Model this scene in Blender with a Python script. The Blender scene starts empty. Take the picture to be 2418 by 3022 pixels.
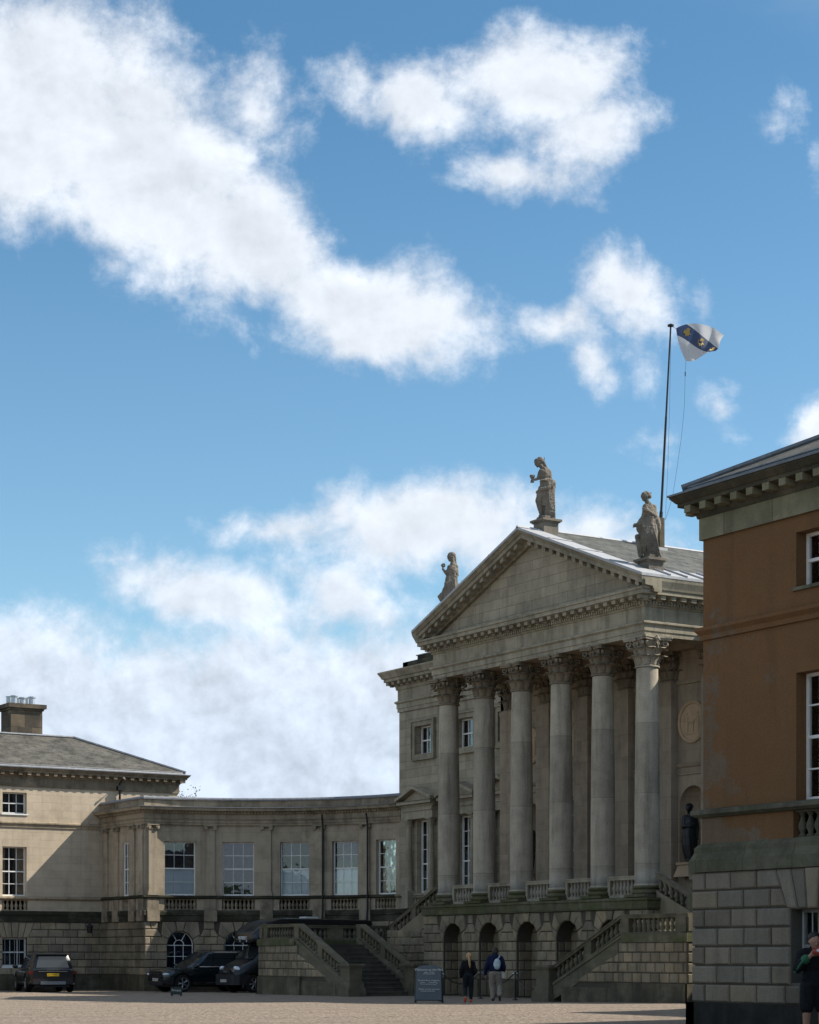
import bpy, math, random
from mathutils import Vector, Matrix
random.seed(7)
R = math.radians
PI = math.pi
S_, C_ = .5309, .8474            # view heading: world +x runs along the portico front, +y into the building
CAM = (59.6, -42.94, 1.6)
XR = Vector((S_, C_, 0)); YF = Vector((-C_, S_, 0))
sc = bpy.context.scene

# ------------------------------------------------------------------ camera
cd = bpy.data.cameras.new('camera'); cam = bpy.data.objects.new('camera', cd)
sc.collection.objects.link(cam); sc.camera = cam
cam.location = CAM
cam.rotation_euler = (R(90), 0, math.atan2(-YF.x, YF.y))
cd.sensor_fit = 'HORIZONTAL'; cd.sensor_width = 36; cd.lens = 36 * 6000 / 2418
cd.shift_y = 1311 / 2418; cd.shift_x = 0
cd.clip_start = .5; cd.clip_end = 6000

# ------------------------------------------------------------------ sun
SUN = Vector((.49, .96, 1.0)).normalized()      # towards the sun
sl = bpy.data.lights.new('sun', 'SUN'); sun = bpy.data.objects.new('sun', sl)
sc.collection.objects.link(sun)
sl.energy = 4.6; sl.angle = R(.55); sl.color = (1, .93, .82)
sun.rotation_euler = SUN.to_track_quat('Z', 'Y').to_euler()
sun.location = (0, 0, 60)

# ------------------------------------------------------------------ world: sky with clouds
w = bpy.data.worlds.new('World'); sc.world = w; w.use_nodes = True
class NT:
    def __init__(s, nt): s.nt = nt; s.n = nt.nodes; s.l = nt.links
    def node(s, t, **k):
        n = s.n.new(t)
        for a, b in k.items(): setattr(n, a, b)
        return n
    def set(s, n, i, v):
        if v is None: return
        if isinstance(v, bpy.types.NodeSocket): s.l.new(v, n.inputs[i])
        else: n.inputs[i].default_value = v
    def math(s, op, a, b=None, c=None, clamp=False):
        n = s.node('ShaderNodeMath', operation=op); n.use_clamp = clamp
        s.set(n, 0, a); s.set(n, 1, b); s.set(n, 2, c); return n.outputs[0]
    def vmath(s, op, a, b=None, out=0):
        n = s.node('ShaderNodeVectorMath', operation=op)
        s.set(n, 0, a); s.set(n, 1, b); return n.outputs['Value' if op in ('DOT_PRODUCT', 'LENGTH') else 'Vector']
    def mix(s, f, a, b, blend='MIX'):
        n = s.node('ShaderNodeMix', data_type='RGBA', blend_type=blend)
        s.set(n, 0, f); s.set(n, 6, a); s.set(n, 7, b); return n.outputs[2]
    def noise(s, vec, scale, detail=4, rough=.5, dist=0, color=False, lac=2.0):
        n = s.node('ShaderNodeTexNoise'); s.set(n, 'Vector', vec)
        n.inputs['Scale'].default_value = scale; n.inputs['Detail'].default_value = detail
        n.inputs['Roughness'].default_value = rough; n.inputs['Distortion'].default_value = dist
        n.inputs['Lacunarity'].default_value = lac
        return n.outputs['Color' if color else 'Fac']
    def mapping(s, vec, loc=(0, 0, 0), rot=(0, 0, 0), scale=(1, 1, 1), t='POINT'):
        n = s.node('ShaderNodeMapping', vector_type=t); s.set(n, 0, vec)
        n.inputs['Location'].default_value = loc; n.inputs['Rotation'].default_value = rot
        n.inputs['Scale'].default_value = scale; return n.outputs[0]
    def rng(s, v, a, b, c=0, d=1, smooth=False):
        n = s.node('ShaderNodeMapRange'); n.interpolation_type = 'SMOOTHSTEP' if smooth else 'LINEAR'
        s.set(n, 0, v); n.inputs[1].default_value = a; n.inputs[2].default_value = b
        n.inputs[3].default_value = c; n.inputs[4].default_value = d; return n.outputs[0]

w.node_tree.nodes.clear()
W = NT(w.node_tree)
tc = W.node('ShaderNodeTexCoord').outputs['Generated']
def c3(*a): return (a[0], a[1], a[2], 1)
sky = W.node('ShaderNodeTexSky', sky_type='NISHITA')
sky.sun_disc = False
sky.sun_elevation = math.asin(SUN.z); sky.sun_rotation = math.atan2(SUN.x, SUN.y)
sky.altitude = 100; sky.air_density = 1.0; sky.dust_density = .6; sky.ozone_density = 1.6
# clouds live on the distant sky: a gnomonic chart of the sky around the compass bearing of the court
dn = W.vmath('NORMALIZE', tc)
fx = W.vmath('DOT_PRODUCT', dn, tuple(XR)); fy = W.vmath('DOT_PRODUCT', dn, tuple(YF))
sepz = W.node('ShaderNodeSeparateXYZ'); W.set(sepz, 0, dn)
fyc = W.math('MAXIMUM', fy, .06)
cu = W.math('DIVIDE', fx, fyc); cv = W.math('DIVIDE', sepz.outputs[2], fyc)
comb = W.node('ShaderNodeCombineXYZ'); W.set(comb, 0, W.math('MULTIPLY', cu, 4280)); W.set(comb, 1, W.math('MULTIPLY', cv, 4280))
P0 = comb.outputs[0]             # units: thousandths of a quarter radian, x right, y up from the horizon
# cloud masses (centre x, centre height, radius x, radius y, tilt in degrees, weight)
BL = [(-790, 1800, 420, 250, -22, 1.5), (-560, 1640, 380, 190, -32, 1.45), (-330, 1760, 100, 120, 20, .62), (-330, 1500, 240, 110, -30, 1.3),
      (-130, 1380, 330, 100, -16, 1.3), (-100, 1330, 200, 90, -10, 1.1), (60, 1350, 160, 80, -25, .85),(-900,2000,150,60,-20,.7),
      (275, 1850, 195, 118, 12, 1.35), (45, 1790, 150, 100, -20, .92), (375, 1760, 135, 105, 20, .92), (220, 1640, 150, 50, -10, .75), (-120, 1850, 70, 60, 0, .6),
      (440, 1410, 130, 85, -25, .95), (330, 1330, 110, 60, 30, .82), (385, 1250, 50, 70, 10, .75), (610, 1370, 22, 36, 10, .34), (500,1330,60,90,0,.36),
      (40, 900, 300, 110, 5, 1.2), (300, 850, 230, 120, -8, 1.15), (-240, 905, 180, 48, 0, .8), (-420, 770, 260, 75, -10, 1.1), (-150, 780, 160, 60, -20, .9),
      (880, 1120, 62, 85, 0, .9), (668, 1150, 26, 60, 25, .30), (790, 1780, 44, 40, 0, .28), (430, 830, 130, 60, -10, .7), (540, 1080, 60, 30, 0, .34), (860,1660,60,60,0,.3)]
def density(P, detail):
    wob = W.noise(P, .0042, 3, .55, 0, True)
    wv = W.vmath('SUBTRACT', wob, (.5, .5, .5)); wn = W.node('ShaderNodeVectorMath', operation='SCALE')
    W.set(wn, 0, wv); wn.inputs[3].default_value = 120; Pw = W.vmath('ADD', P, wn.outputs[0])
    acc = None
    for (x, y, rx, ry, a, wt) in BL:
        m = W.mapping(Pw, (x, y, 0), (0, 0, R(a)), (rx * 1.25, ry * 1.25, 1e5), 'TEXTURE')
        v = W.math('MULTIPLY_ADD', W.vmath('LENGTH', m), -wt, wt)
        acc = v if acc is None else W.math('SMOOTH_MAX', acc, v, .22)
    sp = W.node('ShaderNodeSeparateXYZ'); W.set(sp, 0, Pw)
    bank = W.rng(sp.outputs[1], 820, 560, -.35, 1.05)
    acc = W.math('SMOOTH_MAX', acc, bank, .25)
    # behind and beside the chart: fair weather clouds everywhere
    n1 = W.noise(P, .0052, detail, .60, .25)
    n2 = W.noise(P, .019, 7, .68)
    d = W.math('ADD', acc, W.math('MULTIPLY_ADD', n1, 1.75, -.875))
    d = W.math('ADD', d, W.math('MULTIPLY_ADD', n2, .66, -.33))
    return d, n1
D0, N0 = density(P0, 9)
Ps = W.vmath('ADD', P0, (34, 44, 0))
D1 = W.noise(Ps, .0052, 6, .60, .25); D1b = W.noise(P0, .0052, 6, .60, .25)
rel = W.math('SUBTRACT', D1b, D1)
fin = W.math('SUBTRACT', W.noise(P0, .015, 6, .62), W.noise(W.vmath('ADD', P0, (12, 16, 0)), .015, 6, .62))
rel = W.math('MULTIPLY_ADD', fin, .40, rel)                      # relief seen from the sun side
alpha = W.rng(D0, -.05, .80, 0, 1, True)
hi = W.rng(sepz.outputs[2], .10, .22)
front = W.rng(fy, .80, .90, 0, 1)
skyc = W.mix(1.0, sky.outputs[0], W.mix(W.rng(sepz.outputs[2], .10, .40, 0, 1), c3(.88, 1.05, 1.05), c3(.52, .82, .90)), 'MULTIPLY')
# elsewhere in the sky: the same broken fair weather cover
gn = W.noise(W.mapping(dn, scale=(1, 1, 2.2)), 2.6, 6, .6)
galpha = W.rng(gn, .44, .60, 0, 1, True)
alpha = W.math('ADD', W.math('MULTIPLY', alpha, front), W.math('MULTIPLY', galpha, W.math('SUBTRACT', 1.0, front)))
lum = W.math('MULTIPLY_ADD', rel, W.rng(sepz.outputs[2], .13, .2, 1.0, .50), W.rng(sepz.outputs[2], .13, .2, 1.0, 1.0))
thick = W.math('MULTIPLY', W.rng(D0, .5, 1.6, 1.03, .94, True), W.rng(W.noise(P0, .0046, 3, .5), .38, .62, .94, 1.02, True))
lum = W.math('MULTIPLY', W.math('MINIMUM', W.math('MAXIMUM', lum, .72), 1.14), thick)
low = W.mix(hi, c3(4.75, 5.4, 6.4), c3(5.75, 6.1, 6.6))
cl = W.node('ShaderNodeVectorMath', operation='SCALE'); W.set(cl, 0, low); W.set(cl, 3, lum)
sk = W.mix(W.math('MULTIPLY', alpha, .96), skyc, cl.outputs[0])
bg = W.node('ShaderNodeBackground'); W.set(bg, 0, sk); bg.inputs[1].default_value = .1
w.cycles.sampling_method = 'MANUAL'; w.cycles.sample_map_resolution = 512
wo = W.node('ShaderNodeOutputWorld'); W.l.new(bg.outputs[0], wo.inputs[0])
sc.view_settings.view_transform = 'Standard'; sc.view_settings.look = 'None'
sc.view_settings.exposure = .62; sc.view_settings.gamma = 1

# ------------------------------------------------------------------ materials
MAT = {}
def mat(name):
    m = bpy.data.materials.new(name); m.use_nodes = True; m.node_tree.nodes.clear()
    N = NT(m.node_tree); b = N.node('ShaderNodeBsdfPrincipled'); o = N.node('ShaderNodeOutputMaterial')
    N.l.new(b.outputs[0], o.inputs[0]); MAT[name] = m
    return N, b, o
def simple(name, col, rough=.6, metal=0, spec=.5, bump=0, bscale=30, var=.15, coat=0):
    N, b, o = mat(name)
    p = N.node('ShaderNodeTexCoord').outputs['Object']
    n = N.noise(p, bscale, 3)
    k = N.rng(n, .25, .75, 1 - var, 1 + var)
    v = N.node('ShaderNodeVectorMath', operation='SCALE'); N.set(v, 0, tuple(col)); N.set(v, 3, k)
    N.set(b, 'Base Color', v.outputs[0]); N.set(b, 'Roughness', rough); N.set(b, 'Metallic', metal)
    b.inputs['Specular IOR Level'].default_value = spec
    if coat: b.inputs['Coat Weight'].default_value = coat; b.inputs['Coat Roughness'].default_value = .04
    if bump:
        bp = N.node('ShaderNodeBump'); bp.inputs['Strength'].default_value = bump; bp.inputs['Distance'].default_value = .01
        N.set(bp, 'Height', n); N.l.new(bp.outputs[0], b.inputs['Normal'])
    return MAT[name]
def stone(name, c1, c2, bw=.9, bh=.345, mortar=.010, dirt=.35, moss=0., streak=.3, island=0., soot=0., mort=.55,
          dirtc=(.050, .046, .038), mossc=(.075, .095, .028), grain=.16, bump=.5, patch=None):
    N, b, o = mat(name)
    uv = N.node('ShaderNodeTexCoord').outputs['UV']; geo = N.node('ShaderNodeNewGeometry'); pos = geo.outputs['Position']
    big = N.noise(pos, .35, 4, .6); mid = N.noise(pos, 2.2, 5, .6); fine = N.noise(pos, 34, 3, .7)
    if bw:
        br = N.node('ShaderNodeTexBrick'); N.set(br, 'Vector', uv)
        br.inputs['Scale'].default_value = 1; br.inputs['Brick Width'].default_value = bw; br.inputs['Row Height'].default_value = bh
        br.inputs['Mortar Size'].default_value = mortar; br.inputs['Mortar Smooth'].default_value = .3; br.inputs['Bias'].default_value = 0
        br.inputs['Color1'].default_value = c3(*c1); br.inputs['Color2'].default_value = c3(*c2)
        br.inputs['Mortar'].default_value = c3(*[x * mort for x in c1]); col = br.outputs[0]
    else:
        col = N.mix(N.rng(mid, .35, .65), c3(*c1), c3(*c2))
    if island:
        isl = geo.outputs['Random Per Island']
        col = N.mix(N.math('MULTIPLY', isl, island), col, N.mix(N.math('FRACT', N.math('MULTIPLY', isl, 7.31)), c3(c1[0] * .5, c1[1] * .5, c1[2] * .52), c3(c2[0] * 1.25, c2[1] * 1.12, c2[2] * .95)))
    if patch:       # patches of a second colour with an edge of their own (worn render, repairs)
        sx_ = N.node('ShaderNodeSeparateXYZ'); N.set(sx_, 0, pos)
        edge = N.math('MULTIPLY', N.rng(sx_.outputs[0], 30.4, 31.6, .15, 0, True), N.rng(sx_.outputs[2], 8.6, 6.8, .25, 1, True))
        low = N.math('MULTIPLY', N.rng(sx_.outputs[2], 4.15, 3.8, 0, .16, True), N.rng(sx_.outputs[0], 33, 31.5, .2, 1, True))
        pm = N.rng(N.math('ADD', N.math('ADD', N.noise(N.mapping(pos, scale=(.9, .9, 1.1)), 1, 8, .72), edge), N.math('ADD', low, patch[1])), .57, .63, 0, .8, True)
        col = N.mix(pm, col, c3(*patch[0]))
    sv = N.mapping(pos, scale=(2.6, 2.6, .28)); st = N.noise(sv, 1, 6, .65)
    dm = N.rng(st, .44, .74, 0, streak, True)
    col = N.mix(dm, col, c3(*dirtc))
    dm2 = N.rng(N.math('MULTIPLY', mid, big), .16, .42, 0, dirt, True)
    col = N.mix(dm2, col, c3(*dirtc))
    if soot:
        so = N.rng(N.noise(N.mapping(pos, scale=(.9, .9, 1.8)), 1, 6, .7), .28, .58, 0, soot, True)
        col = N.mix(so, col, c3(.022, .020, .017))
    if moss:
        mm = N.rng(N.noise(N.mapping(pos, loc=(9, 3, 2), scale=(1.1, 1.1, 1.6)), 1, 7, .7), .32, .60, 0, moss, True)
        col = N.mix(mm, col, N.mix(fine, c3(*[x * .6 for x in mossc]), c3(*[x * 1.3 for x in mossc])))
    g = N.rng(fine, .25, .75, 1 - grain, 1 + grain)
    v = N.node('ShaderNodeVectorMath', operation='SCALE'); N.set(v, 0, col); N.set(v, 3, g)
    N.set(b, 'Base Color', v.outputs[0]); N.set(b, 'Roughness', .92); b.inputs['Specular IOR Level'].default_value = .2
    bp = N.node('ShaderNodeBump'); bp.inputs['Strength'].default_value = bump; bp.inputs['Distance'].default_value = .02
    h = N.math('ADD', N.math('MULTIPLY', fine, .5), N.math('MULTIPLY', mid, .9))
    if bw: h = N.math('SUBTRACT', h, N.math('MULTIPLY', br.outputs['Fac'], .6))
    N.set(bp, 'Height', h); N.l.new(bp.outputs[0], b.inputs['Normal'])
    return MAT[name]

HC1, HC2 = (.295, .258, .195), (.375, .33, .25)
stone('hall_ashlar', HC1, HC2, bw=1.05, bh=.36, mortar=.010, mort=.68, dirt=.34, streak=.35)
stone('hall_trim', (.325, .287, .22), (.40, .352, .272), bw=1.6, bh=3, mortar=.008, dirt=.42, streak=.5, moss=.12)
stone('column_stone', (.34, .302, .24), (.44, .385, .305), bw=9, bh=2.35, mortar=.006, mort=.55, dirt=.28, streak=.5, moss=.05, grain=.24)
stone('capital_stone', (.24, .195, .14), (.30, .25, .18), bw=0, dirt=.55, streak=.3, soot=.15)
stone('inner_stone', (.34, .27, .20), (.40, .325, .24), bw=1.2, bh=.8, mortar=.006, mort=.75, dirt=.35, streak=.25)
stone('rustic_stone', (.26, .217, .155), (.31, .265, .195), bw=0, island=.85, dirt=.55, streak=.45, moss=.10)
stone('rustic_joint', (.07, .06, .047), (.09, .08, .06), bw=0, dirt=.6)
stone('soot_band', (.11, .098, .075), (.15, .135, .10), bw=1.1, bh=.5, dirt=.8, streak=.7, soot=.9, moss=.15)
stone('moss_band', (.17, .155, .10), (.235, .215, .15), bw=.95, bh=.4, mort=.4, dirt=.6, streak=.7, moss=.80, soot=.3, mossc=(.066, .074, .026))
stone('plinth_stone', (.15, .122, .085), (.22, .185, .135), bw=1.15, bh=.8, dirt=.75, streak=.75, soot=.45, moss=.15)
stone('balus_stone', (.27, .245, .2), (.33, .30, .25), bw=0, dirt=.55, streak=.4, moss=.15)
stone('stair_stone', (.205, .18, .13), (.25, .22, .165), bw=0, island=.3, dirt=.65, streak=.55, moss=.32, soot=.4, mossc=(.08, .085, .038))
stone('step_stone', (.12, .108, .085), (.16, .145, .115), bw=0, dirt=.7, streak=.2, soot=.4)
stone('pav_ashlar', (.49, .405, .305), (.54, .45, .34), bw=.95, bh=.345, mortar=.007, mort=.84, dirt=.2, streak=.16, grain=.1)
stone('pav_trim', (.40, .325, .235), (.44, .36, .26), bw=1.3, bh=3, mortar=.008, dirt=.45, streak=.4)
stone('pav_rustic', (.33, .275, .2), (.38, .32, .235), bw=0, island=.7, dirt=.5, streak=.45)
stone('wing_ashlar', (.37, .308, .23), (.42, .355, .265), bw=1.2, bh=.6, mortar=.006, mort=.82, dirt=.4, streak=.3)
stone('wing_trim', (.31, .255, .185), (.37, .31, .225), bw=1.5, bh=3, mortar=.008, dirt=.65, streak=.5)
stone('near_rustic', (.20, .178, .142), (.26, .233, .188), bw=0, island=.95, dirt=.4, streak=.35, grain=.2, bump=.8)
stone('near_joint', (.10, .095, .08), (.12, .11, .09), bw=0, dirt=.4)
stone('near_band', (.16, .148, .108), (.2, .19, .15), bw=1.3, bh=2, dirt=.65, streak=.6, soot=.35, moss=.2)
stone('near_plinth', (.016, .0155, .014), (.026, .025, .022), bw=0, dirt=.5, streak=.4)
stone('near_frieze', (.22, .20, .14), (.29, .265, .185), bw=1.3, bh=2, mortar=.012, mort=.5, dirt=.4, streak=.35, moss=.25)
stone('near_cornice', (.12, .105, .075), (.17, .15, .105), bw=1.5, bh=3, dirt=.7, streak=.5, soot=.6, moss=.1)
stone('ochre_render', (.158, .083, .039), (.192, .104, .048), bw=0, dirt=.35, streak=.38, grain=.20, bump=.35, dirtc=(.10, .06, .03), patch=((.15, .12, .09), -.035))
stone('chimney_stone', (.24, .19, .13), (.09, .08, .065), bw=.75, bh=.6, dirt=.5, streak=.3, soot=.5)
stone('statue_stone', (.235, .205, .165), (.34, .30, .25), bw=0, dirt=.65, streak=.35, soot=.35, grain=.2, bump=.8)
stone('medal_stone', (.50, .36, .23), (.56, .41, .27), bw=0, dirt=.3, streak=.15)
# gravel court
N, b, o = mat('gravel'); geo = N.node('ShaderNodeNewGeometry'); pos = geo.outputs['Position']
g1 = N.noise(pos, 13, 5, .8); g2 = N.noise(pos, .25, 4, .6); g3 = N.noise(N.mapping(pos, scale=(.5, 2.2, 1)), 1.2, 5, .6)
vo = N.node('ShaderNodeTexVoronoi'); N.set(vo, 'Vector', pos); vo.inputs['Scale'].default_value = 8.5
col = N.mix(N.rng(g1, .3, .7), c3(.15, .117, .09), c3(.36, .295, .232))
col = N.mix(N.rng(g3, .38, .68, 0, .45), col, c3(.34, .265, .20)); col = N.mix(N.rng(g2, .35, .7, 0, .3), col, c3(.25, .21, .17))
wv = N.node('ShaderNodeTexWave'); N.set(wv, 'Vector', N.mapping(pos, rot=(0, 0, .35))); wv.inputs['Scale'].default_value = .11; wv.inputs['Distortion'].default_value = 5; wv.inputs['Detail'].default_value = 3; wv.inputs['Detail Scale'].default_value = .6
col = N.mix(N.rng(wv.outputs['Fac'], .72, .95, 0, .38, True), col, c3(.20, .165, .135))
sc_ = N.node('ShaderNodeVectorMath', operation='SCALE'); N.set(sc_, 0, col); N.set(sc_, 3, N.rng(vo.outputs['Color'], 0, 1, .70, 1.24))
N.set(b, 'Base Color', sc_.outputs[0]); N.set(b, 'Roughness', .95); b.inputs['Specular IOR Level'].default_value = .2
bp = N.node('ShaderNodeBump'); bp.inputs['Strength'].default_value = 1; bp.inputs['Distance'].default_value = .05
N.set(bp, 'Height', N.math('ADD', vo.outputs['Distance'], g1)); N.l.new(bp.outputs[0], b.inputs['Normal'])
# slates
def slate(name, c1, c2, c4):
    N, b, o = mat(name); uv = N.node('ShaderNodeTexCoord').outputs['UV']; pos = N.node('ShaderNodeNewGeometry').outputs['Position']
    br = N.node('ShaderNodeTexBrick'); N.set(br, 'Vector', uv); br.inputs['Scale'].default_value = 1
    br.inputs['Brick Width'].default_value = .36; br.inputs['Row Height'].default_value = .24; br.inputs['Mortar Size'].default_value = .012
    br.inputs['Color1'].default_value = c3(*c1); br.inputs['Color2'].default_value = c3(*c2); br.inputs['Mortar'].default_value = c3(.03, .03, .028)
    n1 = N.noise(N.mapping(pos, scale=(1, 1, .6)), 1.5, 8, .8); n2 = N.noise(pos, 7, 5, .7)
    col = N.mix(N.rng(n1, .42, .62, 0, .8), br.outputs[0], c3(*c4)); col = N.mix(N.rng(n2, .3, .7, 0, .35), col, c3(.05, .055, .04))
    N.set(b, 'Base Color', col); N.set(b, 'Roughness', .7); b.inputs['Specular IOR Level'].default_value = .3
    bp = N.node('ShaderNodeBump'); bp.inputs['Strength'].default_value = .7; bp.inputs['Distance'].default_value = .03
    N.set(bp, 'Height', N.math('SUBTRACT', n2, br.outputs['Fac'])); N.l.new(bp.outputs[0], b.inputs['Normal'])
slate('slate', (.032, .029, .024), (.08, .073, .060), (.16, .148, .125))
slate('hall_slate', (.034, .034, .030), (.08, .079, .069), (.155, .152, .132))
simple('lead', (.15, .16, .18), .55, 0, .5, .4, 6, .3)
simple('lead_bright', (.34, .345, .36), .6, 0, .5, .3, 5, .15)
simple('lead_dark', (.10, .12, .14), .5, 0, .5, .5, 5, .35)
simple('white_paint', (.74, .74, .72), .5, 0, .4, 0, 8, .06)
simple('grey_paint', (.30, .31, .31), .5, 0, .4, 0, 8, .1)
simple('blind', (.72, .75, .77), .9, 0, .1, .3, 3, .08)
simple('curtain', (.42, .27, .16), .9, 0, .1, .3, 3, .2)
simple('room_shade', (.012, .020, .042), .95, 0, .1)  # near-black navy: the shade of unlit rooms put into the colour
simple('black_iron', (.012, .012, .014), .45, 0, .4)
simple('bronze', (.010, .012, .014), .42, 0, .5, .4, 9, .4)
simple('black_paint', (.005, .007, .009), .30, 0, .4, 0, 3, .1, coat=.35)
simple('blue_paint', (.006, .010, .028), .30, 0, .4, 0, 3, .1, coat=.35)
simple('green_black_paint', (.003, .008, .010), .25, 0, .5, 0, 3, .1, coat=.6)
simple('brown_black_paint', (.012, .009, .007), .30, 0, .4, 0, 3, .1, coat=.35)
simple('rubber', (.012, .012, .012), .85, 0, .2)
simple('plastic', (.015, .016, .018), .55, 0, .4)
simple('chrome', (.62, .63, .65), .18, 1)
simple('alloy', (.30, .31, .33), .35, 1)
simple('lamp_glass', (.55, .62, .68), .08, 0, .8)
simple('red_lens', (.10, .006, .006), .15, 0, .8)
simple('plate_yellow', (.80, .50, .02), .4)
simple('plate_white', (.60, .60, .56), .4)
simple('plate_ink', (.01, .01, .01), .5)
simple('chalkboard', (.085, .105, .12), .6, 0, .4, 0, 4, .15)
simple('chalk', (.62, .62, .60), .9)
simple('board_frame', (.022, .035, .030), .5, 0, .4)
simple('wood_dark', (.018, .015, .012), .5)
simple('skin', (.33, .18, .125), .55, 0, .4, 0, 20, .08)
simple('hair_blonde', (.42, .26, .12), .6, 0, .4, .6, 60, .35)
simple('hair_dark', (.012, .009, .007), .55, 0, .4, .6, 60, .35)
simple('hair_brown', (.035, .022, .014), .55, 0, .4, .6, 60, .35)
simple('cloth_black', (.008, .009, .011), .85, 0, .2, .6, 14, .3)
simple('cloth_navy', (.008, .014, .045), .85, 0, .2, .6, 14, .3)
simple('cloth_leggings', (.012, .017, .022), .75, 0, .2, .4, 14, .3)
simple('cloth_beige', (.27, .235, .19), .9, 0, .2, .6, 12, .12)
simple('cloth_white', (.62, .62, .62), .8, 0, .2, .4, 14, .1)
simple('cloth_pale', (.42, .50, .52), .75, 0, .3, .5, 10, .12)
simple('trim_green', (.012, .10, .05), .7)
simple('shoe_orange', (.60, .07, .02), .6)
simple('shoe_dark', (.02, .018, .016), .6)
simple('bag_red', (.30, .055, .03), .35)
simple('pot_metal', (.45, .49, .53), .4, .6)
simple('bark', (.09, .075, .06), .9)
simple('leaf', (.20, .19, .075), .7, 0, .3, 0, 5, .3)
simple('gold', (.40, .28, .07), .5)
# flag cloth: white with one blue bend (uv across the cloth)
N, b, o = mat('flag_cloth'); uv = N.node('ShaderNodeTexCoord').outputs['UV']; sp = N.node('ShaderNodeSeparateXYZ'); N.set(sp, 0, uv)
dd = N.math('ADD', sp.outputs[0], sp.outputs[1])      # u + v = 1 along the bend from hoist head to fly foot
e = N.math('ABSOLUTE', N.math('SUBTRACT', dd, 1.0)); k = N.rng(e, .215, .225, 1, 0)
N.set(b, 'Base Color', N.mix(k, c3(.48, .50, .54), c3(.075, .095, .15))); N.set(b, 'Roughness', .8)
tr = N.node('ShaderNodeBsdfTranslucent'); N.set(tr, 0, N.mix(k, c3(.6, .6, .6), c3(.03, .06, .16)))
ms = N.node('ShaderNodeMixShader'); ms.inputs[0].default_value = .4
N.l.new(b.outputs[0], ms.inputs[1]); N.l.new(tr.outputs[0], ms.inputs[2]); N.l.new(ms.outputs[0], o.inputs[0])
# window glass: clear, reflecting at the surface
def glass(name, tint, base):
    N, b, o = mat(name); N.n.remove(b)
    gl = N.node('ShaderNodeBsdfGlossy'); gl.inputs[0].default_value = c3(1, 1, 1); gl.inputs['Roughness'].default_value = .02
    tr = N.node('ShaderNodeBsdfTransparent'); tr.inputs[0].default_value = c3(*tint)
    lw = N.node('ShaderNodeFresnel'); lw.inputs[0].default_value = 1.52
    f = N.math('MULTIPLY_ADD', lw.outputs[0], .95, base)
    pos = N.node('ShaderNodeNewGeometry').outputs['Position']
    bp = N.node('ShaderNodeBump'); bp.inputs['Strength'].default_value = .12; bp.inputs['Distance'].default_value = .02
    N.set(bp, 'Height', N.noise(pos, 1.6, 2)); N.l.new(bp.outputs[0], gl.inputs['Normal'])
    ms = N.node('ShaderNodeMixShader'); N.set(ms, 0, f); N.l.new(tr.outputs[0], ms.inputs[1]); N.l.new(gl.outputs[0], ms.inputs[2]); N.l.new(ms.outputs[0], o.inputs[0])
glass('glass', (.92, .95, .97), .01)
glass('car_glass', (.10, .12, .13), .05)
glass('clear_glass', (.92, .95, .97), .03)

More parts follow.
